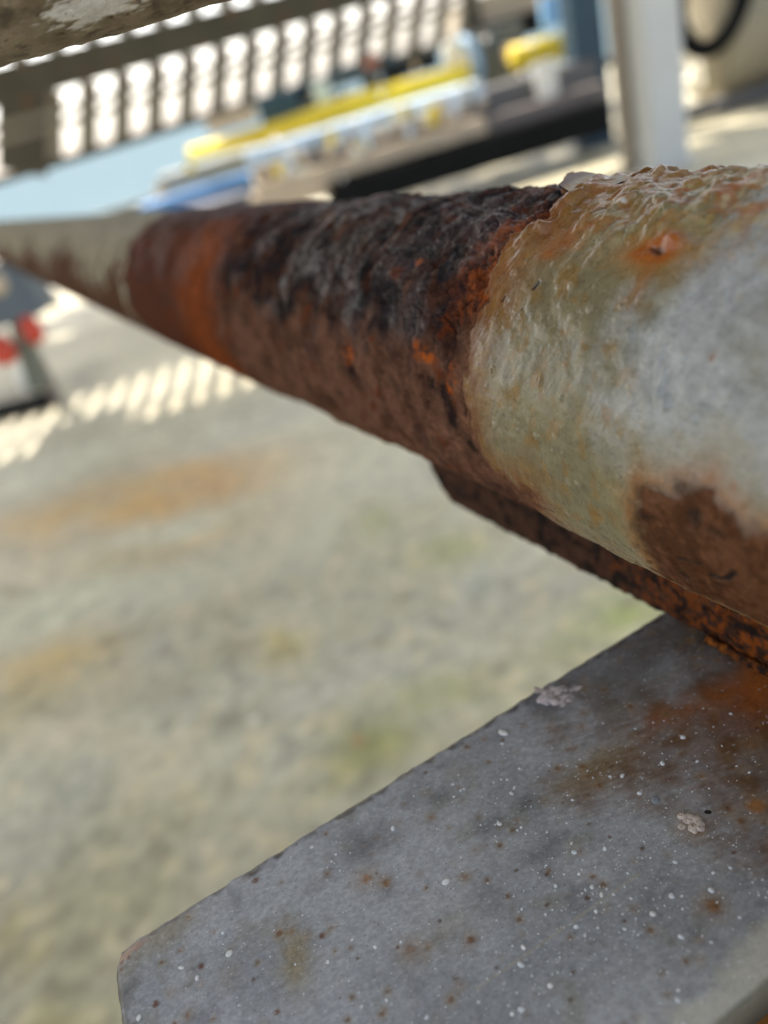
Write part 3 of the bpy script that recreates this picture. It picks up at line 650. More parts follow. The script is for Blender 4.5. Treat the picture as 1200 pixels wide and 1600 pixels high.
    # speckle grain
    sp1, rs = worley(np.stack([mm[..., 0] / .8, mm[..., 1] / .8, mm[..., 0] * 0 + 2.5], -1), 41)
    c = mix(c, np.array([.40, .41, .42]), (sp1 < .3) * (rs > .90) * .6)
    c = c * (1 + kf * .38 + strk * .04 + w3 * .2)[..., None]
    # cream highlight painted along the near side, pale scuffed line
    c = mix(c, np.array([.52, .50, .42]), sst(9, 3, e3 + w1 * 8 + w2 * 4) * .75)
    c = mix(c, np.array([.08, .075, .05]), sst(1.5, .3, e3) * .8)
    p1, p2 = pq(745, 1545), pq(1000, 1365); e = p2 - p1; wv = Q - p1; t = np.clip((wv @ e) / (e @ e), 0, 1); dd = np.sqrt(((wv - t[..., None] * e) ** 2).sum(-1))
    c = mix(c, np.array([.36, .33, .26]), sst(.5, .15, dd + w3 * .12) * .5)
    # chipped dark edges
    c = mix(c, np.array([.060, .052, .048]), sst(3.0, .6, dmin + ragn * 4.0 + w2 * 1.5) * .9)
    c = mix(c, np.array([.35, .20, .13]), sst(1.6, .2, np.abs(e2 - 2.6) + w2 * 1.2) * sst(11, 5, e1) * .7)
    bare_ = sp(868, 1085, 3.6, 5.5) * (1 + w2 * 2) + sp(845, 1075, 2, 1.5) + sp(905, 1075, 1.2, 1.0)
    bm_ = sst(.45, .6, bare_ + w2 * .9 + w3 * .35); c = mix(c, mix(np.array([.62, .54, .52]), np.array([.20, .17, .17]), sst(-.1, .25, w3 + w2 * .5)), bm_ * .9)
    c = np.clip(c, .01, .85)
    P[..., 2] -= bm_ * .00012
    rg = np.clip(.40 + kb * .2 + kf * .15 + wash * .18 + bm_ * .3, .25, .95)
    # skirt down to give the plate its thickness
    def ring(P_, dz):
        r = P_.copy(); r[..., 2] -= dz; return r
    full = np.concatenate([ring(P[:, :1], .009), P, ring(P[:, -1:], .009)], 1)
    cs = lambda k_: np.concatenate([k_[:, :1] * .5, k_, k_[:, -1:] * .6], 1)
    full = np.concatenate([ring(full[:1], .0), full, full[-1:]], 0)
    full[0, :, 2] = ZP - .009; full[-1, :, 2] = ZP - .009
    cc = cs(c); cc = np.concatenate([cc[:1] * .6, cc, cc[-1:]], 0)
    rr = np.concatenate([rg[:, :1], rg, rg[:, -1:]], 1); rr = np.concatenate([rr[:1], rr, rr[-1:]], 0)
    return full, cc, rr, pq
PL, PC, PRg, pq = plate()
support = thing('support_bracket', 'grey painted steel bracket plate speckled with white drips, under the rusty pipe', 'bracket', (q0[0] + eA[0] * .22, q0[1] + eA[1] * .22, 0))
so = np.array(support.location)
PLM = attr_mat('speckled_grey_paint', 1500, .22, .00006)
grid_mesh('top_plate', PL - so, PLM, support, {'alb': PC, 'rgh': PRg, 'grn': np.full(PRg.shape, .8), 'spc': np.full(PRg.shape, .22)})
RUSTM = paint_mat('flat_rust', (.26, .10, .03), .75, .35, 60)
pc = q0 + eA * .26 + eB * WB * .5
bar('post', (pc[0], pc[1], 0), (pc[0], pc[1], ZP - .0095), .06, .06, paint_mat('post_grey', (.25, .26, .26), .5, .15, 8, rust=.5), support, .004, up=(0, 1, 0))
rp0 = q0 + eA * .05 + eB * (WB + .011); rp1 = q0 + eA * .46 + eB * (WB + .011)
rp0[2] = rp1[2] = ZP - .016
bar('rusted_flange', rp0, rp1, .024, .012, paint_mat('orange_flange_rust', (.36, .15, .035), .8, .3, 120), support, .002)

# ---- raised drips of white paint on the plate
def drips():
    V, Fc = [], []; rng = random.Random(11)
    def dome(cx, cy, r, hgt, el=1.0, ang=0):
        n = 9; b0 = len(V); p = q0 + eA * cx / 1000 + eB * cy / 1000
        ph_ = rng.random() * 6
        for (rf, hf) in ((1.0, -.1), (.86, .5), (.55, .9)):
            for k in range(n):
                a = 2 * math.pi * k / n; wob_ = 1 + .12 * math.sin(2 * a + ph_) + .06 * math.sin(3 * a + ph_ * 2)
                dx, dy = r * rf * wob_ * math.cos(a) * el, r * rf * wob_ * math.sin(a)
                X = dx * math.cos(ang) - dy * math.sin(ang); Y = dx * math.sin(ang) + dy * math.cos(ang)
                q = p + eA * X / 1000 + eB * Y / 1000; q = np.array([q[0], q[1], ZP + hgt * hf / 1000 + .00005]); V.append(q - so)
        V.append(np.array([p[0], p[1], ZP + hgt / 1000 + .00005]) - so)
        for i in range(2):
            for k in range(n):
                Fc.append((b0 + i * n + k, b0 + i * n + (k + 1) % n, b0 + (i + 1) * n + (k + 1) % n, b0 + (i + 1) * n + k))
        for k in range(n): Fc.append((b0 + 2 * n + k, b0 + 2 * n + (k + 1) % n, b0 + 3 * n))
    # clustered along the middle of the plate, as flicked off a brush
    cl = [(pq(1000, 1390), 28, 12, 260), (pq(830, 1200), 24, 14, 170), (pq(760, 1560), 34, 12, 230), (pq(950, 1300), 26, 16, 220), (pq(640, 1250), 34, 10, 90), (pq(560, 1420), 40, 22, 110), (pq(900, 1500), 34, 20, 260), (pq(1130, 1420), 22, 22, 120), (pq(350, 1520), 30, 20, 60), (pq(1080, 1180), 18, 10, 60)]
    for c, sx, sy, n in cl:
        for _ in range(int(n * 1.05)):
            x = c[0] + rng.gauss(0, sx * .7); y = c[1] + rng.gauss(0, sy * .7)
            if x < 3 or y < 2 or y > WB * 1000 - 3 or x > 400: continue
            r = min(.05 + rng.expovariate(1 / .06), .36)
            if rng.random() < .03: r = rng.uniform(.3, .62)
            dome(x, y, r, r * .42, 1 + rng.random() * .35, rng.random() * 3)
    return link_mesh('paint_speckles', V, Fc, paint_mat('white_drip_paint', (.66, .68, .70), .4, .12, 300), support, smooth=True)
sp_ = drips(); sp_['kind'] = 'stuff'
def crust(name, px, py, rad, parts, col, hgt=.5, seed=1, flat=1.0):
    """a lumpy blob of dried paint or grit, one mesh"""
    rng = random.Random(seed); bm = bmesh.new(); c = pq(px, py)
    for _ in range(parts):
        r = rad * rng.uniform(.3, .6) if parts > 1 else rad
        a = rng.random() * 6.3; dd = rad * math.sqrt(rng.random()) * (0 if parts == 1 else 1)
        p = q0 + eA * (c[0] + dd * math.cos(a)) / 1000 + eB * (c[1] + dd * math.sin(a)) / 1000
        ms = Matrix.Translation(Vector((p[0], p[1], ZP)) - Vector(so)) @ Matrix.Rotation(rng.random() * 3, 4, 'Z') @ Matrix.Diagonal((r / 1000 * flat, r / 1000 * rng.uniform(.7, .9), r * hgt / 1000, 1))
        bmesh.ops.create_icosphere(bm, subdivisions=3, radius=1, matrix=ms)
    for v in bm.verts:
        k = Vector(v.co) * 1000
        nz = math.sin(k.x * 5.1 + seed) * math.cos(k.y * 6.3) * .05 + math.sin(k.x * 13 + k.y * 11) * .03
        v.co.z += nz / 1000 * hgt; v.co.x += nz / 1000 * .8
    me = bpy.data.meshes.new(name); bm.to_mesh(me); bm.free(); me.materials.append(col)
    me.polygons.foreach_set('use_smooth', [True] * len(me.polygons))
    o = bpy.data.objects.new(name, me); COL.objects.link(o); o.parent = support; return o
WHT = paint_mat('blob_white', (.78, .78, .76), .5, .2, 500); PNK = paint_mat('crust_pink', (.60, .51, .44), .8, .3, 700, rust=.25); GRB = paint_mat('blob_grey', (.25, .27, .30), .4, .1, 300); BLK = paint_mat('fleck_black', (.02, .018, .018), .5)
for i, (px, py, r, f) in enumerate(((786, 1145, 1.15, 1.25), (697, 1378, 1.0, 1.0), (925, 1386, .55, 1), (940, 1398, .55, 1.2), (1020, 1428, .6, 1.1), (931, 1424, .5, 1), (818, 1480, .6, 1), (860, 1540, .6, 1), (358, 1490, .85, 1.0), (308, 1528, .65, 1), (283, 1512, .5, 1.6), (586, 1480, .5, 1), (800, 1585, .55, 1), (512, 1503, .45, 1), (604, 1563, .4, 1), (792, 1218, .35, 1), (709, 1245, .35, 1), (893, 1318, .4, 1), (217, 1590, .7, 1))):
    crust('paint_drop', px, py, r, 1, WHT, .35, i + 1, f)
o = crust('barnacle_crust', 1078, 1285, 2.3, 16, PNK, .5, 5); o['label'] = 'rough pinkish crust'
crust('paint_chip', 856, 1092, 2.3, 12, paint_mat('chip_pink_white', (.66, .58, .57), .8, .25, 600), .3, 21)
crust('paint_chip', 838, 1076, 1.2, 5, PNK, .3, 22)
crust('paint_drop', 1024, 1250, 1.05, 1, GRB, .3, 77)['label'] = 'grey paint drop'
crust('rust_fleck', 1106, 1269, .62, 1, BLK, .3, 78, 1.3)

# ---- weld bead where the saddle strip meets the plate
def bead():
    hz = nrm(np.array([vp[0], vp[1], 0])); n, m_ = 360, 22
    S, T = np.meshgrid(np.linspace(-.08, .118, n), np.linspace(0, 2 * math.pi, m_, endpoint=False), indexing='ij')
    ctr = pA + hz * S[..., None] + ph * (SAD_O + .0004); ctr[..., 2] = ZP + .0006
    nd = np.cos(T)[..., None] * ph + np.sin(T)[..., None] * np.array([0, 0, 1.0])
    mm = (ctr + nd * .002) * 1000
    r = .0012 + .0003 * np.abs(np.sin(S * 1000 / 1.35)) + fbm(mm / 2.2, 4, 511) * .0009
    A = mix(np.array([.14, .045, .012]), np.array([.028, .016, .012]), sst(-.12, .2, fbm(mm / 2.6, 4, 512)))
    A = mix(A, np.array([.26, .08, .012]), sst(.1, .3, fbm(mm / 4, 4, 513)) * .8); o_ = np.ones(S.shape)
    return grid_mesh('weld_bead', ctr + nd * r[..., None] - so, PIPE_MAT, support, {'alb': A, 'rgh': o_ * .8, 'grn': o_, 'spc': o_ * .03}, wrap=True)
bead()

# ================================================================== NEAR RAIL (top left)
def near_rail():
    r = .032; dd = .215
    a_ = nrm(ray(0, 105)); b_ = nrm(ray(355, 0)); n_ = nrm(np.cross(a_, b_)); n_ = n_ if n_[2] > 0 else -n_
    dirx = nrm(np.cross(n_, np.array([0, 0, 1.0]))); dirx = dirx if dirx[0] > 0 else -dirx      # horizontal line lying in the tangent plane
    mid_ = nrm(ray(180, 52)); mid_ = mid_ - (mid_ @ dirx) * dirx; mid_ = nrm(mid_)
    ctr = cC + mid_ * dd + n_ * r
    s = np.concatenate([np.linspace(-.9, -.25, 30)[:-1], np.linspace(-.25, .1, 420), np.linspace(.1, .9, 30)[1:]])
    th = np.concatenate([np.linspace(R_(-120), R_(60), 240), np.linspace(R_(60), R_(240), 40)[1:-1]])
    S, T = np.meshgrid(s, th, indexing='ij')
    f1 = -mid_; f2 = n_                                  # towards the camera / up
    nd = np.cos(T)[..., None] * f1 + np.sin(T)[..., None] * f2
    base = ctr + S[..., None] * dirx + r * nd; mm = base * 1000
    k = fbm(mm / 8, 5, 301); kf = fbm(mm / 1.5, 4, 302); w_, rr = worley(mm / 3.0, 303)
    disp = k * .9 + kf * .25 - np.clip(1 - w_ / .25, 0, 1) * (rr > .7) * .5
    c = mix(np.array([.15, .115, .075]), np.array([.23, .185, .13]), sst(-.2, .25, k)); c = mix(c, np.array([.26, .24, .16]), sst(.05, .3, fbm(mm / 5, 4, 304)) * .5)
    c = mix(c, np.array([.06, .045, .035]), sst(.14, .28, fbm(mm / 4, 5, 305)) * .7)
    c = mix(c, np.array([.05, .02, .012]), (w_ < .2) * (rr > .7) * .9)
    # worn white patch: spot at (140,15) in the photograph
    d = nrm(ray(150, 12)); 
    dp = d - (d @ dirx) * dirx; op = cC - ctr; op = op - (op @ dirx) * dirx; a = dp @ dp; b = op @ dp; cq = op @ op - r * r
    P0 = cC + d * (-b - math.sqrt(max(b * b - a * cq, 0))) / a
    rel = base - P0; gx = rel @ dirx; gy = np.sqrt(np.maximum((rel ** 2).sum(-1) - gx ** 2, 0))
    patch = np.exp(-((gx / .0105) ** 2 + (gy / .0050) ** 2))
    strk = fbm(np.stack([(rel @ dirx) * 1000 / 5 + (rel @ f2) * 60, (rel @ f2) * 1000 / .8, gx * 0], -1), 4, 306)
    pw = sst(.34, .46, patch + strk * .95 - .05) * (patch > .08)
    c = mix(c, np.array([.55, .54, .53]), pw); disp -= pw * .25 - patch * .1
    P = base + nd * (disp / 1000)[..., None]
    t = thing('near_rail', 'pitted brown-grey rail pipe with a worn white patch, close by at the top left', 'rail', tuple(ctr))
    z = np.ones(S.shape)
    grid_mesh('rail_pipe', P - ctr, PIPE_MAT, t, {'alb': np.clip(c, .01, .8), 'rgh': z * .6, 'grn': z * .8}, wrap=True)
    pm_ = paint_mat('rail_post_paint', (.2, .17, .13), .6, .2, 10, rust=.4)
    for sx in (-.82, .82):
        e = ctr + dirx * sx; tube('rail_post', [(e[0], e[1], 0), (e[0], e[1], e[2] - .02)], .024, pm_, t)
    return t
near_rail()
# far trestle holding the rusty pipe, beyond the left edge of the frame
e = pA + vp * 3.3
ts = thing('pipe_trestle', 'grey pipe trestle holding the far end of the rusty pipe', 'trestle', (e[0], e[1], 0))
bar('cross_head', e + ph * .14 - np.array([0, 0, PR + .022]), e - ph * .14 - np.array([0, 0, PR + .022]), .06, .04, paint_mat('trestle_paint', (.3, .3, .28), .6, .2, 8, rust=.5), ts, .003)
for k in (0,): bar('leg', (e[0] + ph[0] * k, e[1] + ph[1] * k, 0), (e[0] + ph[0] * k, e[1] + ph[1] * k, e[2] - PR - .043), .04, .04, paint_mat('trestle_leg', (.3, .3, .28), .6, .2, 8, rust=.5), ts, .003, up=(0, 1, 0))

# ================================================================== BACKGROUND
GREYD = paint_mat('dark_olive_grey_steel', (.075, .068, .05), .6, .2, 4, rust=.1)
GREYM = paint_mat('mid_grey_steel', (.13, .13, .135), .6, .2, 4)
CREAM = paint_mat('cream_paint', (.55, .45, .34), .6, .15, 5)
BLACK = paint_mat('black_rubber', (.012, .013, .014), .8, .2, 4, spec=.02)
YEL = paint_mat('yellow_paint', (.78, .60, .05), .45, .12, 5)
BLUEL = paint_mat('pale_blue_paint', (.55, .70, .88), .45, .1, 6)
BLUE = paint_mat('mid_blue_paint', (.06, .20, .45), .45, .15, 6)
WHITE = paint_mat('white_paint', (.78, .77, .72), .45, .08, 5)
POSTB = paint_mat('slate_blue_paint', (.04, .075, .11), .5, .12, 3)
POSTW = paint_mat('warm_grey_paint', (.27, .235, .19), .5, .1, 3)
RED = paint_mat('red_paint', (.62, .09, .06), .4, .1, 5)

# ---- shade canopy added over the deck (beyond the top of the frame): gives the shade and the barred light
SV_h = np.array([SV.x, SV.y]) / SV.z
CZ = 2.6
def up_to(x, y, z=CZ): return np.array([x + SV_h[0] * z, y + SV_h[1] * z, z])      # point that shades deck point (x, y)
GREYM_C = paint_mat('shade_canopy_white', (.38, .37, .33), .6, .08, 2)
can = thing('shade_canopy', 'pale added shade canopy with a barred opening, above the shaded deck', 'shade_canopy', (0, 3.5, 0))
def slab(x0, x1, y0, y1, name='shade_panel'):
    a = up_to(x0, y0); b = up_to(x1, y1)
    return bar(name, (a[0], (a[1] + b[1]) / 2, CZ + .03), (b[0], (a[1] + b[1]) / 2, CZ + .03), b[1] - a[1], .06, GREYM_C, can)
SH0, SH1, SL0, SL1 = -2.4, 4.35, 2.55, 3.15
slab(-3.5, 1.4, SH0, SL0 - .9); slab(-3.5, 4.2, SL0 - .899, SL0)
slab(-3.5, 4.2, SL1, SH1)
slab(-3.5, -1.62, SL0 + .001, SL1 - .001); slab(.3, 4.2, SL0 + .001, SL1 - .001)
npit = .088; x = -1.60; i = 0
while x < .28:
    a = up_to(x, SL0); b = up_to(x, SL1)
    bar('slat', (a[0], a[1], CZ + .02), (b[0], b[1], CZ + .02), .046, .02, GREYM_C, can); x += npit
for yy in (SL0 + .2, ): 
    a = up_to(-1.6, yy); b = up_to(.28, yy); bar('shade_cross_rod', (a[0], a[1], CZ + .045), (b[0], b[1], CZ + .045), .02, .02, GREYM_C, can)
# second, narrow strip added further out for its shadow
a = up_to(-3.5, 4.62); b = up_to(-.2, 4.62); bar('shade_strip', (a[0], a[1], CZ), (b[0], b[1], CZ), .26, .05, GREYM_C, can)
for (gx, gy) in ((a[0] + .1, a[1] - .4), (2.9, 6.2), (-4.3, -.3), (.3, -.3)):
    bar('shade_canopy_post', (gx, gy, 0), (gx, gy, CZ - .001), .09, .09, GREYM_C, can, up=(0, 1, 0))

# ---- slatted fence against the bright sky
GREYF = paint_mat('weathered_fence', (.23, .21, .165), .6, .2, 4, rust=.1)
def fence():
    A0 = at(60, 250, 5.2); B0 = at(760, 45, 6.4)
    A0[2] = B0[2] = 0
    d = nrm(B0 - A0); nrmf = np.cross(d, [0, 0, 1.0])
    def onf(x, y):
        r = ray(x, y); t = ((A0 - cC) @ nrmf) / (r @ nrmf); return cC + r * t
    t = thing('slatted_fence', 'dark steel fence of leaning slats with bright sky showing between them', 'fence', tuple(A0))
    z_mid = onf(300, 55)[2]; z_top = z_mid + .62
    x0 = (onf(-160, 250) - A0) @ d; x1 = (onf(735, 60) - A0) @ d
    P = lambda s, z, o=0: A0 + d * s + np.array([0, 0, z]) + nrmf * o
    bar('mid_rail', P(x0, z_mid), P(x1, z_mid), .08, .20, GREYD, t)
    zb = onf(300, 190)[2]
    bar('bottom_rail', P(x0, zb), P(x1, zb), .06, .05, GREYD, t)
    bar('top_rail', P(x0, z_top), P(x1, z_top), .06, .08, GREYD, t)
    za = onf(300, 113)[2]; zc = onf(300, 135)[2]
    for zz in (za, zc): bar('thin_rail', P(x0, zz, .035), P(x1, zz, .035), .012, .04, GREYF, t)
    # slats: lean as seen; foot and head points on the fence plane
    s_a = (onf(78, 245) - A0) @ d; s_b = (onf(560, 100) - A0) @ d; N = 10
    lean = (onf(88, 140) - A0) @ d - (onf(78, 245) - A0) @ d; hh = onf(88, 140)[2] - onf(78, 245)[2]; sl = lean / hh * .8
    pit = (s_b - s_a) / N
    k = math.floor((x0 - s_a) / pit)
    while s_a + k * pit < x1:
        s = s_a + k * pit
        if not (k == -1):
            bar('slat', P(s, zb - .001), P(s + sl * (z_mid - .1 - zb), z_mid - .1), .03, pit * .46, GREYF, t, up=tuple(d))
            bar('upper_slat', P(s + .05, z_mid + .1), P(s + .05 + sl * (z_top - z_mid - .14), z_top - .04), .03, pit * .46, GREYF, t, up=tuple(d))
        k += 1
    pA_, pB_ = P(s_a - pit * .85, zb), P(s_a - pit * .85 + sl * (z_mid - zb), z_mid)
    bar('fence_post', pA_, pB_, .06, pit * 1.2, GREYD, t, up=tuple(d))
    bar('fence_post', P(x1 + .05, 0), P(x1 + .05, z_top), .06, .14, GREYD, t, up=tuple(d))
    bar('fence_post', P(x0, 0), P(x0, z_top), .06, .14, GREYD, t, up=tuple(d))
    return t
fence()

# ---- low skid platform with yellow rail, running across the view
def hbar(name, x0, y0, x1, y1, depth0, wpx, thick, mat, parent=None, depth1=None):
    """horizontal bar whose centre line starts/ends at the two pixels; height given as seen in pixels"""
    p0 = at(x0, y0, depth0); p1 = at(x1, y1, depth1 or depth0)
    h = wpx * .956 * depth0 / FPX / math.cos(PITCH) * .9
    z = (p0[2] + p1[2]) / 2; p0[2] = p1[2] = z
    return bar(name, p0, p1, thick, h, mat, parent, bevel=min(.01, h * .2))
D0 = 4.75
pl = thing('skid_platform', 'low platform on a black base with cream and pale blue sides and a yellow rail', 'platform', tuple(ground(700, 270)))
hbar('black_base', 515, 307, 930, 178, D0, 44, .5, BLACK, pl)
hbar('side_board', 400, 296, 745, 195, D0 + .05, 24, .5, CREAM, pl)
hbar('lower_board', 395, 320, 520, 283, D0 + .02, 26, .4, CREAM, pl)
hbar('lower_trim', 398, 272, 745, 172, D0 + .1, 13, .46, GREYM, pl)
hbar('pale_trim', 395, 262, 745, 160, D0 + .1, 8, .5, CREAM, pl)
hbar('blue_trim', 385, 247, 742, 143, D0 + .12, 24, .46, BLUEL, pl)
hbar('side_board', 745, 196, 925, 140, D0 + .06, 22, .5, paint_mat('grey_pink_board', (.17, .15, .145), .6, .2, 5), pl)
hbar('grey_box_side', 745, 165, 915, 112, D0 + .16, 40, .4, GREYM, pl)
tube('yellow_rail', [at(300, 240, D0 + 1.2), at(420, 208, D0 + .8), at(560, 165, D0 + .4), at(735, 118, D0 + .3)], [.05, .06, .08, .075], YEL, pl)
tube('yellow_rail_end', [at(800, 92, D0 + .3), at(880, 72, D0 + .3)], .075, YEL, pl)
for px, py in ((490, 240), (733, 160)):
    a = at(px, py - 20, D0 - .15); b = at(px + 22, py + 62, D0 - .15); b = np.array([a[0], a[1], max(.05, a[2] - .34)])
    bar('stanchion', b, a, .035, .035, POSTB, pl, up=(0, 1, 0))
for px, py, r in ((297, 262, .03), (250, 298, .035)):
    c = at(px, py, D0 + .5)
    o = lathe('round_knob', [(.0, .0), (r * .8, .01), (r, r), (r * .8, 2 * r), (0, 2 * r + .01)], c - np.array([0, 0, r]), YEL if px > 260 else CREAM, None)
    tag(o, 'small yellow knob on the far platform edge' if px > 260 else 'small cream knob beside the blue beam', 'knob', 'round knobs by the platform')
rc = random.Random(8)
for i in range(40):
    t_ = rc.random(); x_ = 400 + 330 * t_; y_ = 262 - 100 * t_ + rc.uniform(-26, 30)
    p = at(x_, y_, D0 - .18); hgt = rc.uniform(.02, .09)
    bar('clip', p - np.array([0, 0, hgt / 2]), p + np.array([0, 0, hgt / 2]), rc.uniform(.02, .07), .03, rc.choice([WHITE, CREAM, BLUEL, GREYM, YEL]), pl, .004, up=(0, 1, 0))
for i in range(34):
    t_ = rc.random(); x_ = 420 + 450 * t_; y_ = 205 - 128 * t_ + rc.uniform(-62, -6)
    p = at(x_, y_, D0 + rc.uniform(.35, .7)); hgt = rc.uniform(.04, .14)
    bar('fitting', p - np.array([0, 0, hgt / 2]), p + np.array([0, 0, hgt / 2]), rc.uniform(.02, .09), .04, rc.choice([GREYM, POSTB, GREYD, BLUEL, CREAM, BLACK, GREYM, POSTB]), pl, .004, up=(0, 1, 0))
GLINT = paint_mat('glint_steel', (.8, .8, .78), .22, .05, 5, metallic=1.0)
for (x_, y_) in ((430, 215), (452, 236), (560, 196), (596, 148), (640, 184), (705, 150), (742, 132), (818, 118), (480, 262), (535, 280), (680, 214), (760, 60), (830, 70)):  # small shiny caps added to throw sun glints
    p = at(x_, y_, D0 - .2); lathe('glint_cap', [(.004, -.016), (.013, -.01), (.016, 0), (.013, .01), (.004, .016)], p, GLINT, pl, n=14)
# upright white plate on the platform
c = at(852, 118, D0 - .1); bar('white_plate', c + np.array([0, 0, .08]), c - np.array([0, 0, .14]), .03, .13, WHITE, pl, up=(1, 0, 0))

bb = hbar('blue_beam', 225, 336, 395, 280, 6.0, 26, .3, BLUE, None); tag(bb, 'mid blue painted steel beam lying on the deck edge behind the rusty pipe', 'beam')
gb = hbar('grey_beam', 250, 352, 400, 305, 5.7, 22, .3, paint_mat('slate_beam', (.14, .15, .19), .6), None); tag(gb, 'dark slate beam lying in front of the blue beam', 'beam')
gp = hbar('grey_gangway', 255, 290, 410, 243, 6.3, 30, .3, paint_mat('gangway_grey', (.34, .33, .29), .6), None); tag(gp, 'grey gangway plank behind the blue beam and yellow rail', 'plank')
cp = hbar('cream_plank', 325, 200, 400, 173, 5.6, 22, .3, CREAM, None); tag(cp, 'short cream plank above the left end of the yellow rail', 'plank')
tb = hbar('teal_tank', 405, 178, 500, 147, 5.8, 42, .4, paint_mat('teal_paint', (.05, .10, .14), .5), None); tag(tb, 'dark teal tank behind the yellow rail, under the slatted fence', 'tank')
def drum(px, py, depth, r, h, mat, name, label, cat):
    c = at(px, py, depth); z0 = c[2] - h / 2
    t = thing(name, label, cat, (c[0], c[1], z0))
    lathe('drum_body', [(r * .98, 0), (r, .01), (r, h * .33), (r * 1.03, h * .345), (r, h * .36), (r, h * .66), (r * 1.03, h * .675), (r, h * .69), (r, h - .01), (r * .96, h)], (c[0], c[1], z0), mat, t)
    lathe('drum_lid', [(r * .9, 0), (r * .9, .012), (r * .3, .016)], (c[0], c[1], z0 + h + .0005), mat, t)
    return t
drum(714, 92, D0 + .5, .085, .20, WHITE, 'white_drum', 'white drum standing behind the yellow rail', 'drum')
drum(505, 150, D0 + .6, .06, .14, paint_mat('pale_green_drum', (.62, .74, .72), .4), 'pale_canister', 'pale green-white canister behind the yellow rail, left of the white drum', 'canister')
tube_o = tube('blue_hose', [at(722, 60, D0 + .35) , at(738, 70, D0 + .3), at(748, 95, D0 + .3), at(750, 125, D0 + .3)], .028, paint_mat('hose_blue', (.22, .36, .52), .5), None); tag(tube_o, 'grey-blue hose bend beside the white drum', 'hose')
def crate(px, py, depth, w_, h_, mat, label):
    c = at(px, py, depth); 
    o = bar('equipment_crate', c - np.array([0, 0, h_ / 2]), c + np.array([0, 0, h_ / 2]), w_, w_ * .8, mat, None, .012, up=(0, 1, 0)); tag(o, label, 'crate', 'crates standing behind the platform'); return o
crate(780, 95, D0 + .7, .32, .42, paint_mat('crate_grey', (.13, .14, .14), .6), 'large grey equipment crate between the white drum and the blue post')
crate(640, 105, D0 + 1.0, .40, .10, BLACK, 'low black crate left of the white drum')
crate(800, 45, D0 + 1.6, .55, .16, BLACK, 'black crate behind the grey crate, under the tank shade')
crate(858, 18, D0 + .2, .10, .17, paint_mat('sky_blue_crate', (.30, .55, .90), .4), 'small sky blue crate left of the blue post')
crate(560, 112, D0 + 1.2, .5, .12, paint_mat('slate_crate', (.10, .14, .16), .5), 'dark slate crate under the right end of the slatted fence')
crate(790, 8, D0 + 1.9, .9, .22, paint_mat('tan_crate', (.42, .36, .28), .6), 'tan crate at the top, right of the slatted fence')
cr = lathe('red_brown_valve', [(.03, 0), (.03, .10), (.07, .11), (.07, .13), (.02, .14), (.02, .17)], at(582, 108, D0 + .5) - np.array([0, 0, .08]), paint_mat('red_brown', (.42, .12, .06), .5)); tag(cr, 'red-brown valve behind the yellow rail below the slatted fence', 'valve')

# ---- posts on the right
def hpost(px, py, wd, mat, name, label, top=2.35, off=(0, 0)):
    g = ground(px, py); t = thing(name, label, 'post', (g[0], g[1], 0)); x, y = g[0], g[1]
    bar('shaft', (x, y, .012), (x, y, top), wd, wd, mat, t, .012, up=(0, 1, 0))
    bar('base_plate', (x, y, .001), (x, y, .014), wd * 1.35, wd * 1.35, mat, t, .003, up=(0, 1, 0))
    return t
hpost(930, 226, .20, POSTB, 'blue_post', 'slate blue steel post right of the platform')
hpost(1001, 262, .15, POSTW, 'beige_post', 'warm beige post between the blue post and the white post')
hpost(1038, 262, .18, paint_mat('white_post_paint', (.52, .53, .52), .45, .06, 3), 'white_post', 'pale grey-white post right of the warm beige post', top=2.35)
# backlit translucent sheet, added to stand in for dappled sun on the white post
m, nt_, b_ = new_mat('sun_patch_translucent')
tr = NN(nt_, 'ShaderNodeBsdfTranslucent'); tr.inputs[0].default_value = (.95, .93, .85, 1)
ms_ = NN(nt_, 'ShaderNodeMixShader'); ms_.inputs[0].default_value = .75
nt_.links.new(b_.outputs[0], ms_.inputs[1]); nt_.links.new(tr.outputs[0], ms_.inputs[2])
nt_.links.new(ms_.outputs[0], nt_.nodes['Material Output'].inputs[0]); b_.inputs['Base Color'].default_value = (.8, .8, .78, 1)
n = noise_n(nt_, NN(nt_, 'ShaderNodeTexCoord').outputs['Object'], 14, 4); bump_n(nt_, b_, n.outputs[0], .05, 1)
def wrap():  # builds the added sheet that stands in for dappled sun
    n, m_ = 24, 30; dp = 4.7
    U, V = np.meshgrid(np.linspace(0, 1, n), np.linspace(0, 1, m_), indexing='ij')
    a = at(1024, 16, dp); b = at(1084, 0, dp); c = at(1040, 150, dp)
    P = a + (b - a) * U[..., None] + (c - a) * V[..., None]
    k = fbm(np.stack([U * 3, V * 5, U * 0], -1), 3, 5)
    P = P + np.array([0, 1.0, 0]) * (k * .08)[..., None]
    back = P + np.array([0, .004, 0])
    me = grid_mesh('sun_patch_sheet', P, m, None, {})
    tag(me, 'crumpled translucent sheet added as bright dappled sun beside the pale grey-white post', 'sun patch sheet'); return me
wrap()
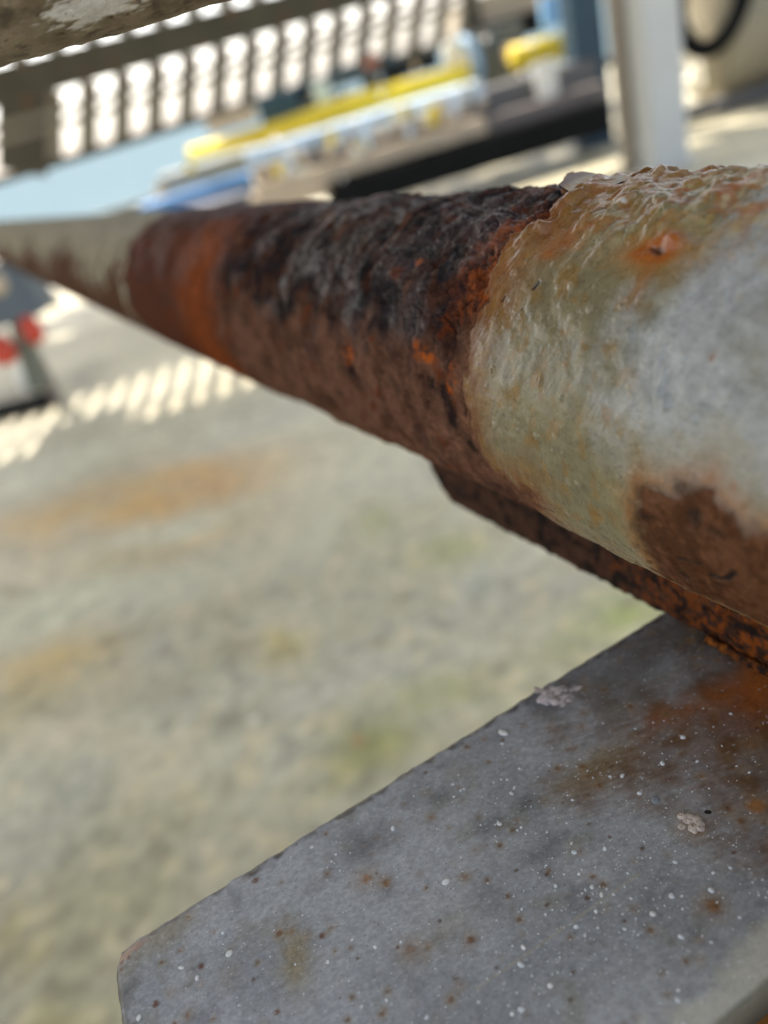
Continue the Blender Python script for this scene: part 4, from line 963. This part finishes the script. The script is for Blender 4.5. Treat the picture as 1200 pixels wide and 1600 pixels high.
# ---- big pale tank and its hose at the right
tk = thing('storage_tank', 'large pale beige horizontal tank at the top right', 'tank', tuple(ground(1150, 150)))
TM = paint_mat('tank_beige', (.30, .27, .20), .5, .12, 2)
c0 = np.array([2.72, 5.25, .50]); c1 = np.array([6.2, 5.4, .50])
tube('tank_shell', [c0 + np.array([-.05, 0, 0]), c0 + np.array([-.03, 0, 0]), c0 + np.array([.03, 0, 0]), c1, c1 + np.array([.1, 0, 0])], [.2, .38, .43, .43, .2], TM, tk, n=48)
for k in (3.3, 4.9): bar('cradle', (k, 5.37, .0), (k, 5.37, .2), .5, .16, GREYD, tk, up=(1, 0, 0))
cc_ = at(1112, -20, 4.35); ring = []
for k in range(40):
    a = 2 * math.pi * k / 40; ring.append(cc_ + .19 * math.cos(a) * np.array([.75, -.6, 0.1]) + .30 * math.sin(a) * np.array([.1, 0, 1.0]))
o = tube('black_hose_ring', ring, .05, BLACK, None, n=12, closed=True); tag(o, 'thick black hose loop hanging in front of the pale tank', 'hose')
o = tube('grey_pipe_run', [np.array([2.4, 5.0, .06]), np.array([6, 5.05, .06])], .05, GREYM, None); tag(o, 'low grey pipe on the deck in front of the pale tank', 'pipe')

# ---- left: dark stand with red knobs
g = ground(58, 640); st = thing('dark_stand', 'dark grey equipment stand with red knobs at the left edge', 'stand', (g[0], g[1], 0))
sdp = 2.75
STG = paint_mat('stand_grey', (.14, .17, .20), .5, .1, 5); STO = paint_mat('stand_olive', (.16, .17, .13), .6, .1, 5)
hd = at(10, 455, sdp)
bar('head_box', at(-60, 480, sdp), at(62, 440, sdp), .22, .19, STG, st, .02)
bar('leg', at(62, 610, sdp + .05), at(28, 500, sdp), .06, .05, STO, st, .008, up=(0, 1, 0))
bar('foot', (g[0] - .28, g[1] + .1, .022), (g[0] + .06, g[1], .022), .1, .04, BLACK, st, .008)
for (px, py, r) in ((50, 515, .036), (4, 548, .045)):
    lathe('red_knob', [(r * .4, 0), (r, .02), (r, .07), (r * .6, .1)], at(px, py, sdp - .02) - np.array([0, 0, .05]), RED, st)
lathe('brass_knob', [(.01, 0), (.035, .02), (.035, .05), (.02, .07)], at(2, 462, sdp - .25), CREAM, st)
c = ground(60, 612); o = lathe('cream_bottle', [(.03, 0), (.055, .01), (.055, .10), (.04, .12)], (c[0], c[1], .001), WHITE); tag(o, 'cream plastic bottle standing on the deck under the dark stand', 'bottle')
c = ground(75, 478); o = lathe('white_pot', [(.05, 0), (.10, .01), (.10, .08), (.06, .10)], (c[0], c[1], .001), WHITE); tag(o, 'white pot on the deck right of the dark stand', 'pot')
